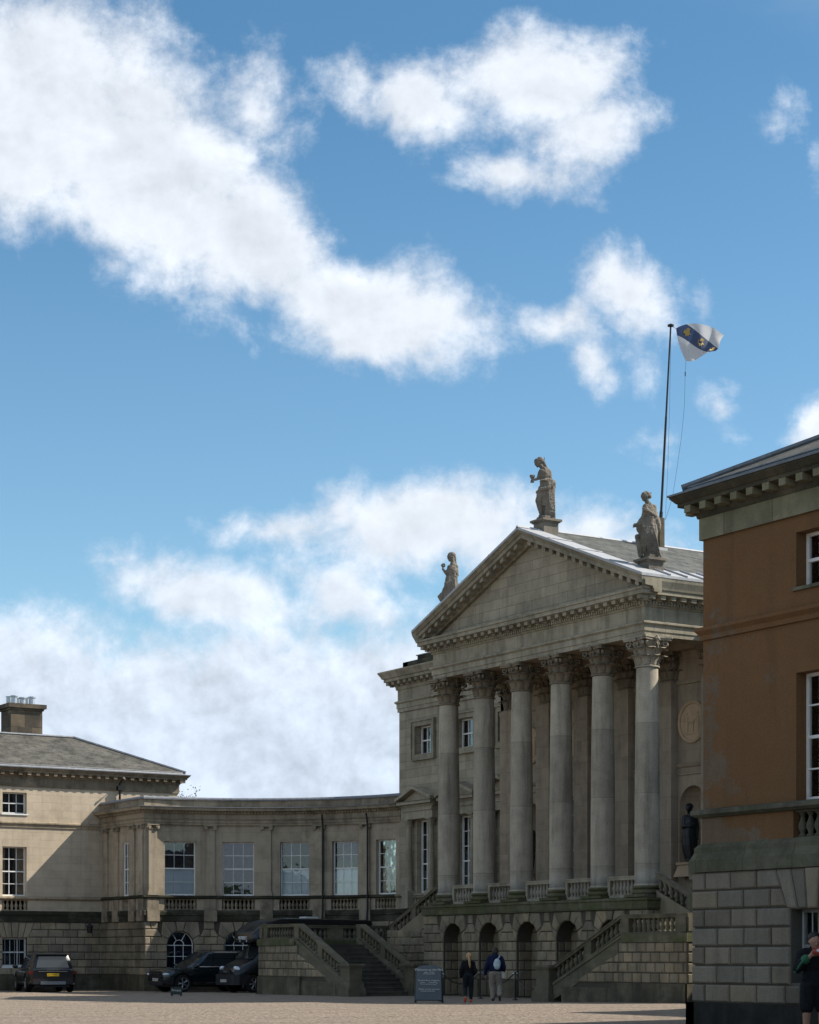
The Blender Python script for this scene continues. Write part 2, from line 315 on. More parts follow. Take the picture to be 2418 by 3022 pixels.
# ------------------------------------------------------------------ mesh helpers
COL = sc.collection
class PlaneM:
    def __init__(s, p, t, n): s.p = p; s.t = t; s.n = n
    def __call__(s, a, z, d): return (s.p[0] + s.t[0] * a + s.n[0] * d, s.p[1] + s.t[1] * a + s.n[1] * d, z)
class ArcM:     # concave curved front; arc length from the outer end, mirrored by sx
    def __init__(s, c, r, sx=1): s.c = c; s.r = r; s.sx = sx
    def __call__(s, a, z, d):
        f = a / s.r; r = s.r - d
        return (s.sx * (s.c[0] - r * math.cos(f)), s.c[1] + r * math.sin(f), z)
class WM:
    def __call__(s, a, z, d): return (a, d, z)
WORLD = WM()
class MB:
    def __init__(s): s.v = []; s.f = []; s.uv = []; s.mi = []
    def add(s, verts, faces, uvs=None, mi=0):
        o = len(s.v); s.v += [tuple(p) for p in verts]
        for i, f in enumerate(faces):
            s.f.append([o + k for k in f]); s.uv.append(uvs[i] if uvs else None); s.mi.append(mi)
    def addm(s, M, P, faces, mi=0):
        uvs = []
        for f in faces:
            q = [P[k] for k in f]
            rs = max(p[0] for p in q) - min(p[0] for p in q); rz = max(p[1] for p in q) - min(p[1] for p in q); rd = max(p[2] for p in q) - min(p[2] for p in q)
            if rs >= rd and rz >= rd or rz > rd and rs > 1e-4 and rs >= rd * .5: uvs.append([(p[0], p[1]) for p in q])
            elif rz < max(rs, rd) * .25: uvs.append([(p[0], p[2]) for p in q])
            elif rs < rd: uvs.append([(p[2], p[1]) for p in q])
            else: uvs.append([(p[0], p[1]) for p in q])
        s.add([M(*p) for p in P], faces, uvs, mi)
    def mbox(s, M, s0, s1, z0, z1, d0, d1, seg=1, mi=0):
        P = []; F = []
        for i in range(seg + 1):
            a = s0 + (s1 - s0) * i / seg
            P += [(a, z0, d0), (a, z0, d1), (a, z1, d1), (a, z1, d0)]
        for i in range(seg):
            b = i * 4
            for k in range(4):
                k2 = (k + 1) % 4; F.append([b + k, b + k2, b + 4 + k2, b + 4 + k])
        F.append([0, 3, 2, 1]); b = seg * 4; F.append([b, b + 1, b + 2, b + 3])
        s.addm(M, P, F, mi)
    def box(s, x0, x1, y0, y1, z0, z1, mi=0): s.mbox(WORLD, x0, x1, z0, z1, y0, y1, 1, mi)
    def prof(s, M, prof, s0, s1, seg=1, m0=0, m1=0, mi=0):
        # closed polygon of (d, z) swept along s, mitred by m * d at each end
        n = len(prof); P = []; F = []
        for i in range(seg + 1):
            t = i / seg
            for (d, z) in prof: P.append(((s0 - m0 * d) * (1 - t) + (s1 + m1 * d) * t, z, d))
        for i in range(seg):
            for k in range(n):
                k2 = (k + 1) % n; F.append([i * n + k, i * n + k2, (i + 1) * n + k2, (i + 1) * n + k])
        F.append(list(range(n))[::-1]); F.append([seg * n + k for k in range(n)])
        s.addm(M, P, F, mi)
    def lathe(s, c, pts, n=16, M=None, cap=True, mi=0, sq=False):
        P = []; F = []
        for (r, z) in pts:
            for k in range(n):
                a = 2 * PI * k / n; P.append((c[0] + r * math.cos(a), c[1] + r * math.sin(a), c[2] + z))
        for i in range(len(pts) - 1):
            for k in range(n):
                k2 = (k + 1) % n; F.append([i * n + k, i * n + k2, (i + 1) * n + k2, (i + 1) * n + k])
        uvs = [[((f[j] % n) * 2 * PI * .4 / n, P[f[j]][2]) for j in range(4)] for f in F]
        for q, f in enumerate(F):       # keep the seam unwrapped
            ks = [f[j] % n for j in range(4)]
            if max(ks) - min(ks) > n / 2: uvs[q] = [(((k if k > n / 2 else k + n)) * 2 * PI * .4 / n, P[f[j]][2]) for j, k in enumerate(ks)]
        if cap:
            F.append(list(range(n))[::-1]); F.append([(len(pts) - 1) * n + k for k in range(n)])
            uvs += [[(P[k][0], P[k][1]) for k in F[-2]], [(P[k][0], P[k][1]) for k in F[-1]]]
        if M: P = [M @ Vector(p) for p in P]
        s.add(P, F, uvs, mi)
    def tube(s, pts, rad, n=8, mi=0, closed=False):
        P = []; F = []; m = len(pts); pts = [Vector(p) for p in pts]
        rr = rad if isinstance(rad, (list, tuple)) else [rad] * m
        for i, p in enumerate(pts):
            a = pts[max(0, i - 1)]; b = pts[min(m - 1, i + 1)]; t = (b - a).normalized()
            u = t.cross(Vector((0, 0, 1)) if abs(t.z) < .9 else Vector((1, 0, 0))).normalized(); v = t.cross(u)
            for k in range(n):
                q = 2 * PI * k / n; P.append(p + (u * math.cos(q) + v * math.sin(q)) * rr[i])
        for i in range(m - 1):
            for k in range(n):
                k2 = (k + 1) % n; F.append([i * n + k, i * n + k2, (i + 1) * n + k2, (i + 1) * n + k])
        F.append(list(range(n))[::-1]); F.append([(m - 1) * n + k for k in range(n)])
        s.add(P, F, None, mi)
    def ell(s, c, r, rot=None, nu=14, nv=10, mi=0):
        P = []; F = []; c = Vector(c); r = r if isinstance(r, (list, tuple)) else (r, r, r)
        for i in range(nv + 1):
            th = PI * i / nv
            for k in range(nu):
                a = 2 * PI * k / nu; q = Vector((r[0] * math.sin(th) * math.cos(a), r[1] * math.sin(th) * math.sin(a), r[2] * math.cos(th)))
                if i in (0, nv): q = Vector((0, 0, r[2] * math.cos(th))) + q * .001
                if rot: q = rot @ q
                P.append(c + q)
        for i in range(nv):
            for k in range(nu):
                k2 = (k + 1) % nu; F.append([i * nu + k, i * nu + k2, (i + 1) * nu + k2, (i + 1) * nu + k])
        F.append(list(range(nu))); F.append([nv * nu + k for k in range(nu)][::-1])
        s.add(P, F, None, mi)
    def cap(s, a, b, ra, rb, n=10):     # tapered limb with rounded ends (closed, for remeshing)
        a = Vector(a); b = Vector(b); t = b - a; L = t.length or 1e-6; t = t / L
        u = t.cross(Vector((0, 0, 1)) if abs(t.z) < .9 else Vector((1, 0, 0))).normalized(); v = t.cross(u)
        st = []
        for q in (0, .35, .7, 1): st.append((a - t * ra * math.cos(q * PI / 2), ra * max(.02, math.sin(q * PI / 2))))
        for q in (1, .7, .35, 0): st.append((b + t * rb * math.cos(q * PI / 2), rb * max(.02, math.sin(q * PI / 2))))
        P = []; F = []
        for (p, r) in st:
            for k in range(n): P.append(p + (u * math.cos(2 * PI * k / n) + v * math.sin(2 * PI * k / n)) * r)
        for i in range(len(st) - 1):
            for k in range(n):
                k2 = (k + 1) % n; F.append([i * n + k, i * n + k2, (i + 1) * n + k2, (i + 1) * n + k])
        F.append(list(range(n))[::-1]); F.append([(len(st) - 1) * n + k for k in range(n)])
        s.add(P, F)
    def chain(s, pts, rad, n=10):
        for i in range(len(pts) - 1): s.cap(pts[i], pts[i + 1], rad[i], rad[i + 1], n)
    def mesh(s, name, off=(0, 0, 0), smooth=False, recalc=True):
        me = bpy.data.meshes.new(name)
        me.from_pydata([(p[0] - off[0], p[1] - off[1], p[2] - off[2]) for p in s.v], [], s.f)
        uvl = me.uv_layers.new(name='UVMap')
        me.update()
        for i, p in enumerate(me.polygons):
            u = s.uv[i]; p.material_index = s.mi[i]; p.use_smooth = smooth
            if u is None:
                n = p.normal
                if abs(n.z) > .8: u = [(s.v[k][0], s.v[k][1]) for k in s.f[i]]
                else:
                    q = math.hypot(n.x, n.y) or 1; t = (-n.y / q, n.x / q)
                    u = [(s.v[k][0] * t[0] + s.v[k][1] * t[1], s.v[k][2]) for k in s.f[i]]
            for j, li in enumerate(p.loop_indices): uvl.data[li].uv = u[j]
        if recalc:
            import bmesh
            bm = bmesh.new(); bm.from_mesh(me); bmesh.ops.recalc_face_normals(bm, faces=bm.faces); bm.to_mesh(me); bm.free()
        return me
    def build(s, name, mats, parent=None, smooth=False, local=False, recalc=True):
        if not isinstance(mats, (list, tuple)): mats = [mats]
        off = (0, 0, 0)
        if parent is not None and not local: off = root_loc(parent)
        me = s.mesh(name, off, smooth, recalc)
        for m in mats: me.materials.append(MAT[m])
        o = bpy.data.objects.new(name, me); COL.objects.link(o)
        if parent is not None: o.parent = parent
        return o
def root_loc(o):
    v = Vector((0, 0, 0))
    while o is not None: v = v + o.location; o = o.parent
    return v
def autosmooth(o, ang=40):
    me = o.data
    me.set_sharp_from_angle(angle=R(ang))
    for p in me.polygons: p.use_smooth = True
def thing(name, label, cat, loc=(0, 0, 0), rotz=0, group=None):
    o = bpy.data.objects.new(name, None); COL.objects.link(o); o.location = loc; o.rotation_euler = (0, 0, rotz)
    o.empty_display_size = .2
    o['label'] = label; o['category'] = cat
    if group: o['group'] = group
    return o
def tag(o, label, cat, group=None):
    o['label'] = label; o['category'] = cat
    if group: o['group'] = group
    return o
def inst(src, name, parent, loc, rot=None):     # one more object on the same mesh, given in world position
    o = bpy.data.objects.new(name, src.data if hasattr(src, 'data') else src); COL.objects.link(o); o.parent = parent
    o.location = Vector(loc) - root_loc(parent)
    if rot: o.rotation_euler = rot
    return o
def dup_tree(o, parent=None):
    c = o.copy(); COL.objects.link(c); c.parent = parent
    for ch in list(o.children): dup_tree(ch, c)
    return c
def remesh(mb, name, m, parent, voxel, smooth=2, local=True, disp=0):
    me = mb.mesh(name + '_raw', (0, 0, 0), False, True)
    t = bpy.data.objects.new('tmp', me); COL.objects.link(t)
    a = t.modifiers.new('r', 'REMESH'); a.mode = 'VOXEL'; a.voxel_size = voxel; a.use_smooth_shade = True
    if smooth: b = t.modifiers.new('s', 'SMOOTH'); b.iterations = smooth; b.factor = .5
    if disp:
        tx = bpy.data.textures.new('folds', 'CLOUDS'); tx.noise_scale = .06; d = t.modifiers.new('d', 'DISPLACE'); d.texture = tx; d.strength = disp; d.texture_coords = 'LOCAL'
    dg = bpy.context.evaluated_depsgraph_get(); dg.update()
    nm = bpy.data.meshes.new_from_object(t.evaluated_get(dg)); nm.name = name
    bpy.data.objects.remove(t); bpy.data.meshes.remove(me)
    nm.materials.clear(); nm.materials.append(MAT[m])
    for p in nm.polygons: p.use_smooth = True
    o = bpy.data.objects.new(name, nm); COL.objects.link(o); o.parent = parent
    return o

# wall sheet with openings; each opening: (s0, s1, z0, z1, arched?)
def wall(mb, M, s0, s1, z0, z1, ops, depth, step=1.0, d=0):
    def segs(a, b): return max(1, int(math.ceil((b - a) / step)))
    ss = sorted(set([s0, s1] + [o[0] for o in ops] + [o[1] for o in ops])); zs = sorted(set([z0, z1] + [o[2] for o in ops] + [o[3] for o in ops]))
    ss = [a for a in ss if s0 - 1e-6 <= a <= s1 + 1e-6]; zs = [a for a in zs if z0 - 1e-6 <= a <= z1 + 1e-6]
    for i in range(len(ss) - 1):
        for j in range(len(zs) - 1):
            cs, cz = (ss[i] + ss[i + 1]) / 2, (zs[j] + zs[j + 1]) / 2
            if any(o[0] < cs < o[1] and o[2] < cz < o[3] for o in ops): continue
            n = segs(ss[i], ss[i + 1])
            for k in range(n):
                a = ss[i] + (ss[i + 1] - ss[i]) * k / n; b = ss[i] + (ss[i + 1] - ss[i]) * (k + 1) / n
                mb.addm(M, [(a, zs[j], d), (b, zs[j], d), (b, zs[j + 1], d), (a, zs[j + 1], d)], [[0, 1, 2, 3]])
    for o in ops:
        a, b, c, e = o[:4]; arch = len(o) > 4 and o[4]
        if not arch:
            for q in ([(a, c), (a, e)], [(b, c), (b, e)], [(a, e), (b, e)], [(a, c), (b, c)]):
                mb.addm(M, [(q[0][0], q[0][1], d), (q[1][0], q[1][1], d), (q[1][0], q[1][1], d - depth), (q[0][0], q[0][1], d - depth)], [[0, 1, 2, 3]])
        else:
            r = (b - a) / 2; cx = (a + b) / 2; zc = e - r; n = 14
            pts = [(cx - r * math.cos(PI * k / n), zc + r * math.sin(PI * k / n)) for k in range(n + 1)]
            for k in range(n):
                (xa, za), (xb, zb) = pts[k], pts[k + 1]
                mb.addm(M, [(xa, za, d), (xb, zb, d), (xb, e, d), (xa, e, d)], [[0, 1, 2, 3]])
                mb.addm(M, [(xa, za, d), (xb, zb, d), (xb, zb, d - depth), (xa, za, d - depth)], [[0, 1, 2, 3]])
            for q in ([(a, c), (a, zc)], [(b, c), (b, zc)], [(a, c), (b, c)]):
                mb.addm(M, [(q[0][0], q[0][1], d), (q[1][0], q[1][1], d), (q[1][0], q[1][1], d - depth), (q[0][0], q[0][1], d - depth)], [[0, 1, 2, 3]])
# chamfered rustication blocks in front of a wall
def block(mb, M, q, d0, h, gap=.012, ch=.03):
    cx = sum(p[0] for p in q) / len(q); cz = sum(p[1] for p in q) / len(q)
    def ins(p, g):
        dx, dz = p[0] - cx, p[1] - cz
        return (p[0] - math.copysign(min(g, abs(dx)), dx), p[1] - math.copysign(min(g, abs(dz)), dz))
    n = len(q); P = [ins(p, gap) + (d0,) for p in q] + [ins(p, gap + ch * .15) + (d0 + h - ch * .8,) for p in q] + [ins(p, gap + ch) + (d0 + h + random.uniform(-.008, .008),) for p in q]
    F = []
    for r in (0, n):
        for k in range(n): F.append([r + k, r + (k + 1) % n, r + n + (k + 1) % n, r + n + k])
    F.append([2 * n + k for k in range(n)])
    mb.addm(M, P, F)
def rustic(mb, M, s0, s1, zs, bw, ops=(), h=.045, ch=.03, fan=.55, d0=0, lintel=True, quoin=0, off0=0):
    """courses between successive zs; ops = openings (s0,s1,z0,z1,arched). Voussoirs fan above them."""
    top = zs[-1]
    for i in range(len(zs) - 1):
        za, zb = zs[i], zs[i + 1]
        # free intervals as trapezoids: left limits at za/zb, right limits at za/zb
        iv = [[(s0, s0), (s1, s1)]]
        for o in ops:
            a, b, c, e = o[:4]; arch = len(o) > 4 and o[4]; r = (b - a) / 2; cx = (a + b) / 2
            if arch:
                zc = e - r; ro = r + fan
                if zb <= c + 1e-6: continue
                def half(z):
                    if z <= zc: return r
                    t = (z - zc) / (e + .001 - zc)
                    return r + fan * min(1, t) * .9 if z < e + .02 else r + fan * .9
                hz = (half(za), half(zb))
                if za < zc < zb: hz = (r, half(zb))
            else:
                if zb <= c + 1e-6: continue
                if za < e - 1e-6: hz = (r, r)
                elif lintel:
                    f = lambda z: r + .06 + (z - e) / (top - e) * .30
                    hz = (f(za), f(zb))
                else: continue
            new = []
            for L, Rr in iv:
                lo = (cx - hz[0], cx - hz[1]); hi = (cx + hz[0], cx + hz[1])
                if hi[0] <= L[0] or lo[0] >= Rr[0]: new.append([L, Rr]); continue
                if lo[0] > L[0] + .05: new.append([L, lo])
                if hi[0] < Rr[0] - .05: new.append([hi, Rr])
            iv = new
        for L, Rr in iv:
            a, b = (L[0] + L[1]) / 2, (Rr[0] + Rr[1]) / 2
            cuts = []
            x = s0 + off0 + (0 if i % 2 else bw * .5)
            while x < b - bw * .28:
                if x > a + bw * .28: cuts.append(x + random.uniform(-.02, .02))
                x += bw
            ed = [L] + [(c, c) for c in cuts] + [Rr]
            for k in range(len(ed) - 1):
                l, r2 = ed[k], ed[k + 1]
                block(mb, M, [(l[0], za), (r2[0], za), (r2[1], zb), (l[1], zb)], d0, h, ch=ch)
    for o in ops:
        a, b, c, e = o[:4]; arch = len(o) > 4 and o[4]; r = (b - a) / 2; cx = (a + b) / 2
        if arch:
            zc = e - r; n = 7
            for k in range(n):
                a0, a1 = PI - PI * k / n, PI - PI * (k + 1) / n
                def outer(an):
                    # ray from the centre to the stepped outline
                    dx, dz = math.cos(an), math.sin(an); tz = (top - zc) / dz if dz > .05 else 1e9; tx = (r + fan * .9 * min(1, max(.25, dz * 1.5))) / abs(dx) if abs(dx) > .05 else 1e9
                    t = min(tz, tx); return (cx + dx * t, zc + dz * t)
                q = [(cx + r * math.cos(a1), zc + r * math.sin(a1)), outer(a1), outer(a0), (cx + r * math.cos(a0), zc + r * math.sin(a0))]
                if abs(q[1][0] - q[2][0]) + abs(q[1][1] - q[2][1]) > .05: block(mb, M, q, d0, h + (.03 if k == 3 else 0), ch=ch)
        elif lintel:
            n = 5; w0 = r + .06; w1 = r + .36
            for k in range(n):
                f0, f1 = -1 + 2 * k / n, -1 + 2 * (k + 1) / n
                hh = h + (.03 if k == 2 else 0)
                block(mb, M, [(cx + w0 * f0, e), (cx + w0 * f1, e), (cx + w1 * f1, top), (cx + w1 * f0, top)], d0, hh, ch=ch)
# sash window; returns the frame object
def sash(parent, M, a, b, z0, z1, d, nx, nz, mid=None, blind=None, curtains=False, bars=False, arch=False, fr='white_paint', fw=.055, deep=.55):
    m = MB(); T = .05
    def bar(s0, s1, za, zb, dd=0): m.mbox(M, s0, s1, za, zb, d - T + dd, d + dd)
    zt = z1
    if arch:
        r = (b - a) / 2; cx = (a + b) / 2; zc = z1 - r; zt = zc
        n = 16
        for (ra, rb) in ((r, r - fw), (r * .38, r * .38 - .03)):
            for k in range(n):
                a0, a1 = PI * k / n, PI * (k + 1) / n
                P = [(cx + q * math.cos(w_), zc + q * math.sin(w_), dd) for w_ in (a0, a1) for q in (ra, rb) for dd in (d - T, d)]
                m.addm(M, P, [[0, 2, 3, 1], [4, 5, 7, 6], [0, 1, 5, 4], [2, 6, 7, 3], [1, 3, 7, 5], [0, 4, 6, 2]])
        for an in (60, 120):
            c_, s_ = math.cos(R(an)), math.sin(R(an)); t0, t1 = r * .36, r - fw; wv = .015
            P = [(cx + c_ * t + s_ * g, zc + s_ * t - c_ * g, dd) for t in (t0, t1) for g in (-wv, wv) for dd in (d - T, d)]
            m.addm(M, P, [[0, 2, 3, 1], [4, 5, 7, 6], [0, 1, 5, 4], [2, 6, 7, 3], [1, 3, 7, 5], [0, 4, 6, 2]])
    bar(a, a + fw, z0, zt); bar(b - fw, b, z0, zt); bar(a + fw, b - fw, z0, z0 + fw * 1.3); bar(a + fw, b - fw, zt - fw, zt)
    gb = .026
    for i in range(1, nx):
        x = a + fw + (b - a - 2 * fw) * i / nx; bar(x - gb / 2, x + gb / 2, z0 + fw * 1.3, zt - fw, -.008)
    for j in range(1, nz):
        z = z0 + (zt - z0) * j / nz; t = .055 if mid == j else gb
        bar(a + fw, b - fw, z - t / 2, z + t / 2, .004 if mid == j else -.012)
    f = m.build('window', fr, parent)
    g = MB(); g.mbox(M, a + .01, b - .01, z0 + .02, zt, d - T * .8, d - T * .6)
    if arch:
        P = [(cx, zc, d - T * .6)] + [(cx + (r - .01) * math.cos(PI * k / 12), zc + (r - .01) * math.sin(PI * k / 12), d - T * .6) for k in range(13)]
        g.addm(M, P, [[0, k, k + 1] for k in range(1, 13)])
    g.build('pane', 'glass', f)
    if blind:
        q = MB(); q.mbox(M, a + .03, b - .03, blind[0], blind[1], d - .14, d - .12); q.build('blind', 'blind', f)
    if curtains:
        q = MB()
        for (c0, c1) in ((a + .02, a + (b - a) * .22), (b - (b - a) * .34, b - .02)):
            nn = 8
            for k in range(nn):
                x0 = c0 + (c1 - c0) * k / nn; x1 = c0 + (c1 - c0) * (k + 1) / nn
                q.mbox(M, x0, x1, z0 + .02, z1 - .02, d - .22 + .03 * (k % 2), d - .18 + .03 * (k % 2))
        q.build('curtain', 'curtain', f)
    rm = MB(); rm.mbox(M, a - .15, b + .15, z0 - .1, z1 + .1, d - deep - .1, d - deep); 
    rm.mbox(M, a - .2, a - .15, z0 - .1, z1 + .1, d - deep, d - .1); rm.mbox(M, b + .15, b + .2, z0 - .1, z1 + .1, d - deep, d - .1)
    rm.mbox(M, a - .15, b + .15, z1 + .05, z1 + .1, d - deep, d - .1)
    rm.build('room_shade_box', 'room_shade', f)  # added dark backing box, its colour stands for the dim room inside
    return f
# balusters share one mesh
BPTS = [(.075, 0), (.075, .05), (.045, .07), (.05, .10), (.085, .20), (.08, .27), (.045, .38), (.035, .44), (.05, .455), (.05, .475), (.07, .485), (.07, .53)]
def baluster_mesh(mat_, h=.53, tall=1.0):
    m = MB(); m.lathe((0, 0, 0), [(r, z * h / .53) for r, z in BPTS], 8, cap=True)
    me = m.mesh('baluster', (0, 0, 0), True); me.materials.append(MAT[mat_]); return me
def balustrade(parent, M, s0, s1, zb, zt, d, bm_, mat_, mat_rail=None, rail=.13, foot=.12, n=None, w=.26, ends=True, slope=None, pier=(), name='balustrade', seg=1, cap=.04, hb=None):
    """straight, curved or (slope) raking run of balusters between a foot and a rail"""
    m = MB()
    sl = slope or (lambda s: 0.0)
    def strip(za, zb_, wd):
        P = []; F = []; k = max(seg, 1)
        for i in range(k + 1):
            s = s0 + (s1 - s0) * i / k; o = sl(s)
            P += [(s, za + o, d - wd / 2), (s, za + o, d + wd / 2), (s, zb_ + o, d + wd / 2), (s, zb_ + o, d - wd / 2)]
        for i in range(k):
            for j in range(4): F.append([i * 4 + j, i * 4 + (j + 1) % 4, i * 4 + 4 + (j + 1) % 4, i * 4 + 4 + j])
        F += [[0, 3, 2, 1], [k * 4 + j for j in range(4)]]
        m.addm(M, P, F)
    strip(zb, zb + foot, w); strip(zt - rail, zt - cap, w * .92); strip(zt - cap, zt, w * 1.12)
    for (a, b) in pier:
        for (x0, x1) in ((a, b),):
            P = [(x, z + sl(x), dd) for x in (x0, x1) for (z, dd) in ((zb + foot, d - w * .42), (zb + foot, d + w * .42), (zt - rail, d + w * .42), (zt - rail, d - w * .42))]
            m.addm(M, P, [[0, 1, 2, 3], [7, 6, 5, 4], [0, 4, 5, 1], [1, 5, 6, 2], [2, 6, 7, 3], [3, 7, 4, 0]])
    o = m.build(name, mat_rail or mat_, parent)
    L = abs(s1 - s0)
    if n is None: n = int(L / .24)
    for i in range(n):
        s = s0 + (s1 - s0) * (i + .5) / n
        if any(a - .06 < s < b + .06 for a, b in pier): continue
        p = M(s, zb + foot + sl(s) - .01, d)
        q = inst(bm_, 'baluster', o, p); q.scale = (1, 1, (zt - rail - zb - foot + .02) / .53)
    return o

# ================================================================== setting
def gz(x, y):       # the court rises a little towards the portico
    def sm(t): t = max(0, min(1, t)); return t * t * (3 - 2 * t)
    return .03 + .05 * sm((x + 20) / 12) + .13 * sm((x - 2) / 12) * sm((y + 30) / 16)
def build_ground():
    m = MB(); xs = [-900, -400, -200, -120, -80] + [-60 + 2 * i for i in range(66)] + [80, 120, 200, 400, 900]
    ys = [-900, -400, -200, -120, -80] + [-60 + 2 * i for i in range(46)] + [40, 60, 100, 200, 400, 900]
    P = [(x, y, gz(x, y)) for y in ys for x in xs]; n = len(xs)
    F = [[j * n + i, j * n + i + 1, (j + 1) * n + i + 1, (j + 1) * n + i] for j in range(len(ys) - 1) for i in range(n - 1)]
    m.add(P, F); o = m.build('ground', 'gravel', smooth=True); o['kind'] = 'structure'
build_ground()
def build_woodland():      # park woodland facing the house across the court; it is what the windows reflect
    rnd = random.Random(4); m = MB()
    for i in range(150):
        a = R(188 + 196 * i / 149) + rnd.gauss(0, .01); r = rnd.uniform(165, 200); h = rnd.uniform(6, 13); c = (r * math.cos(a), r * math.sin(a), h * .5)
        o = len(m.v); m.ell(c, (rnd.uniform(6, 9), rnd.uniform(6, 9), h * .52), None, 12, 8)
        for k in range(o, len(m.v)):
            p = Vector(m.v[k]); d = p - Vector(c); m.v[k] = tuple(Vector(c) + d * rnd.uniform(.8, 1.2))
    o = m.build('woodland', 'foliage_mass'); o['kind'] = 'stuff'
simple('foliage_mass', (.035, .05, .018), .9, 0, .1, 1, .8, .5)
build_woodland()
bal_hall = baluster_mesh('balus_stone'); bal_stair = baluster_mesh('stair_stone'); bal_near = baluster_mesh('near_band')
bal_wing = baluster_mesh('wing_trim'); bal_pav = baluster_mesh('pav_trim')
ZC = [.74 + (3.15 - .74) * i / 7 for i in range(8)]        # rustication courses

CORN = [(0, 0), (.10, .02), (.12, .14), (.20, .16), (.22, .22), (.62, .26), (.62, .42), (.70, .46), (.82, .60), (.82, .66), (0, .72)]
def cornice_prof(z, p, h): return [(d / .82 * p, z + q / .72 * h) for d, q in CORN]

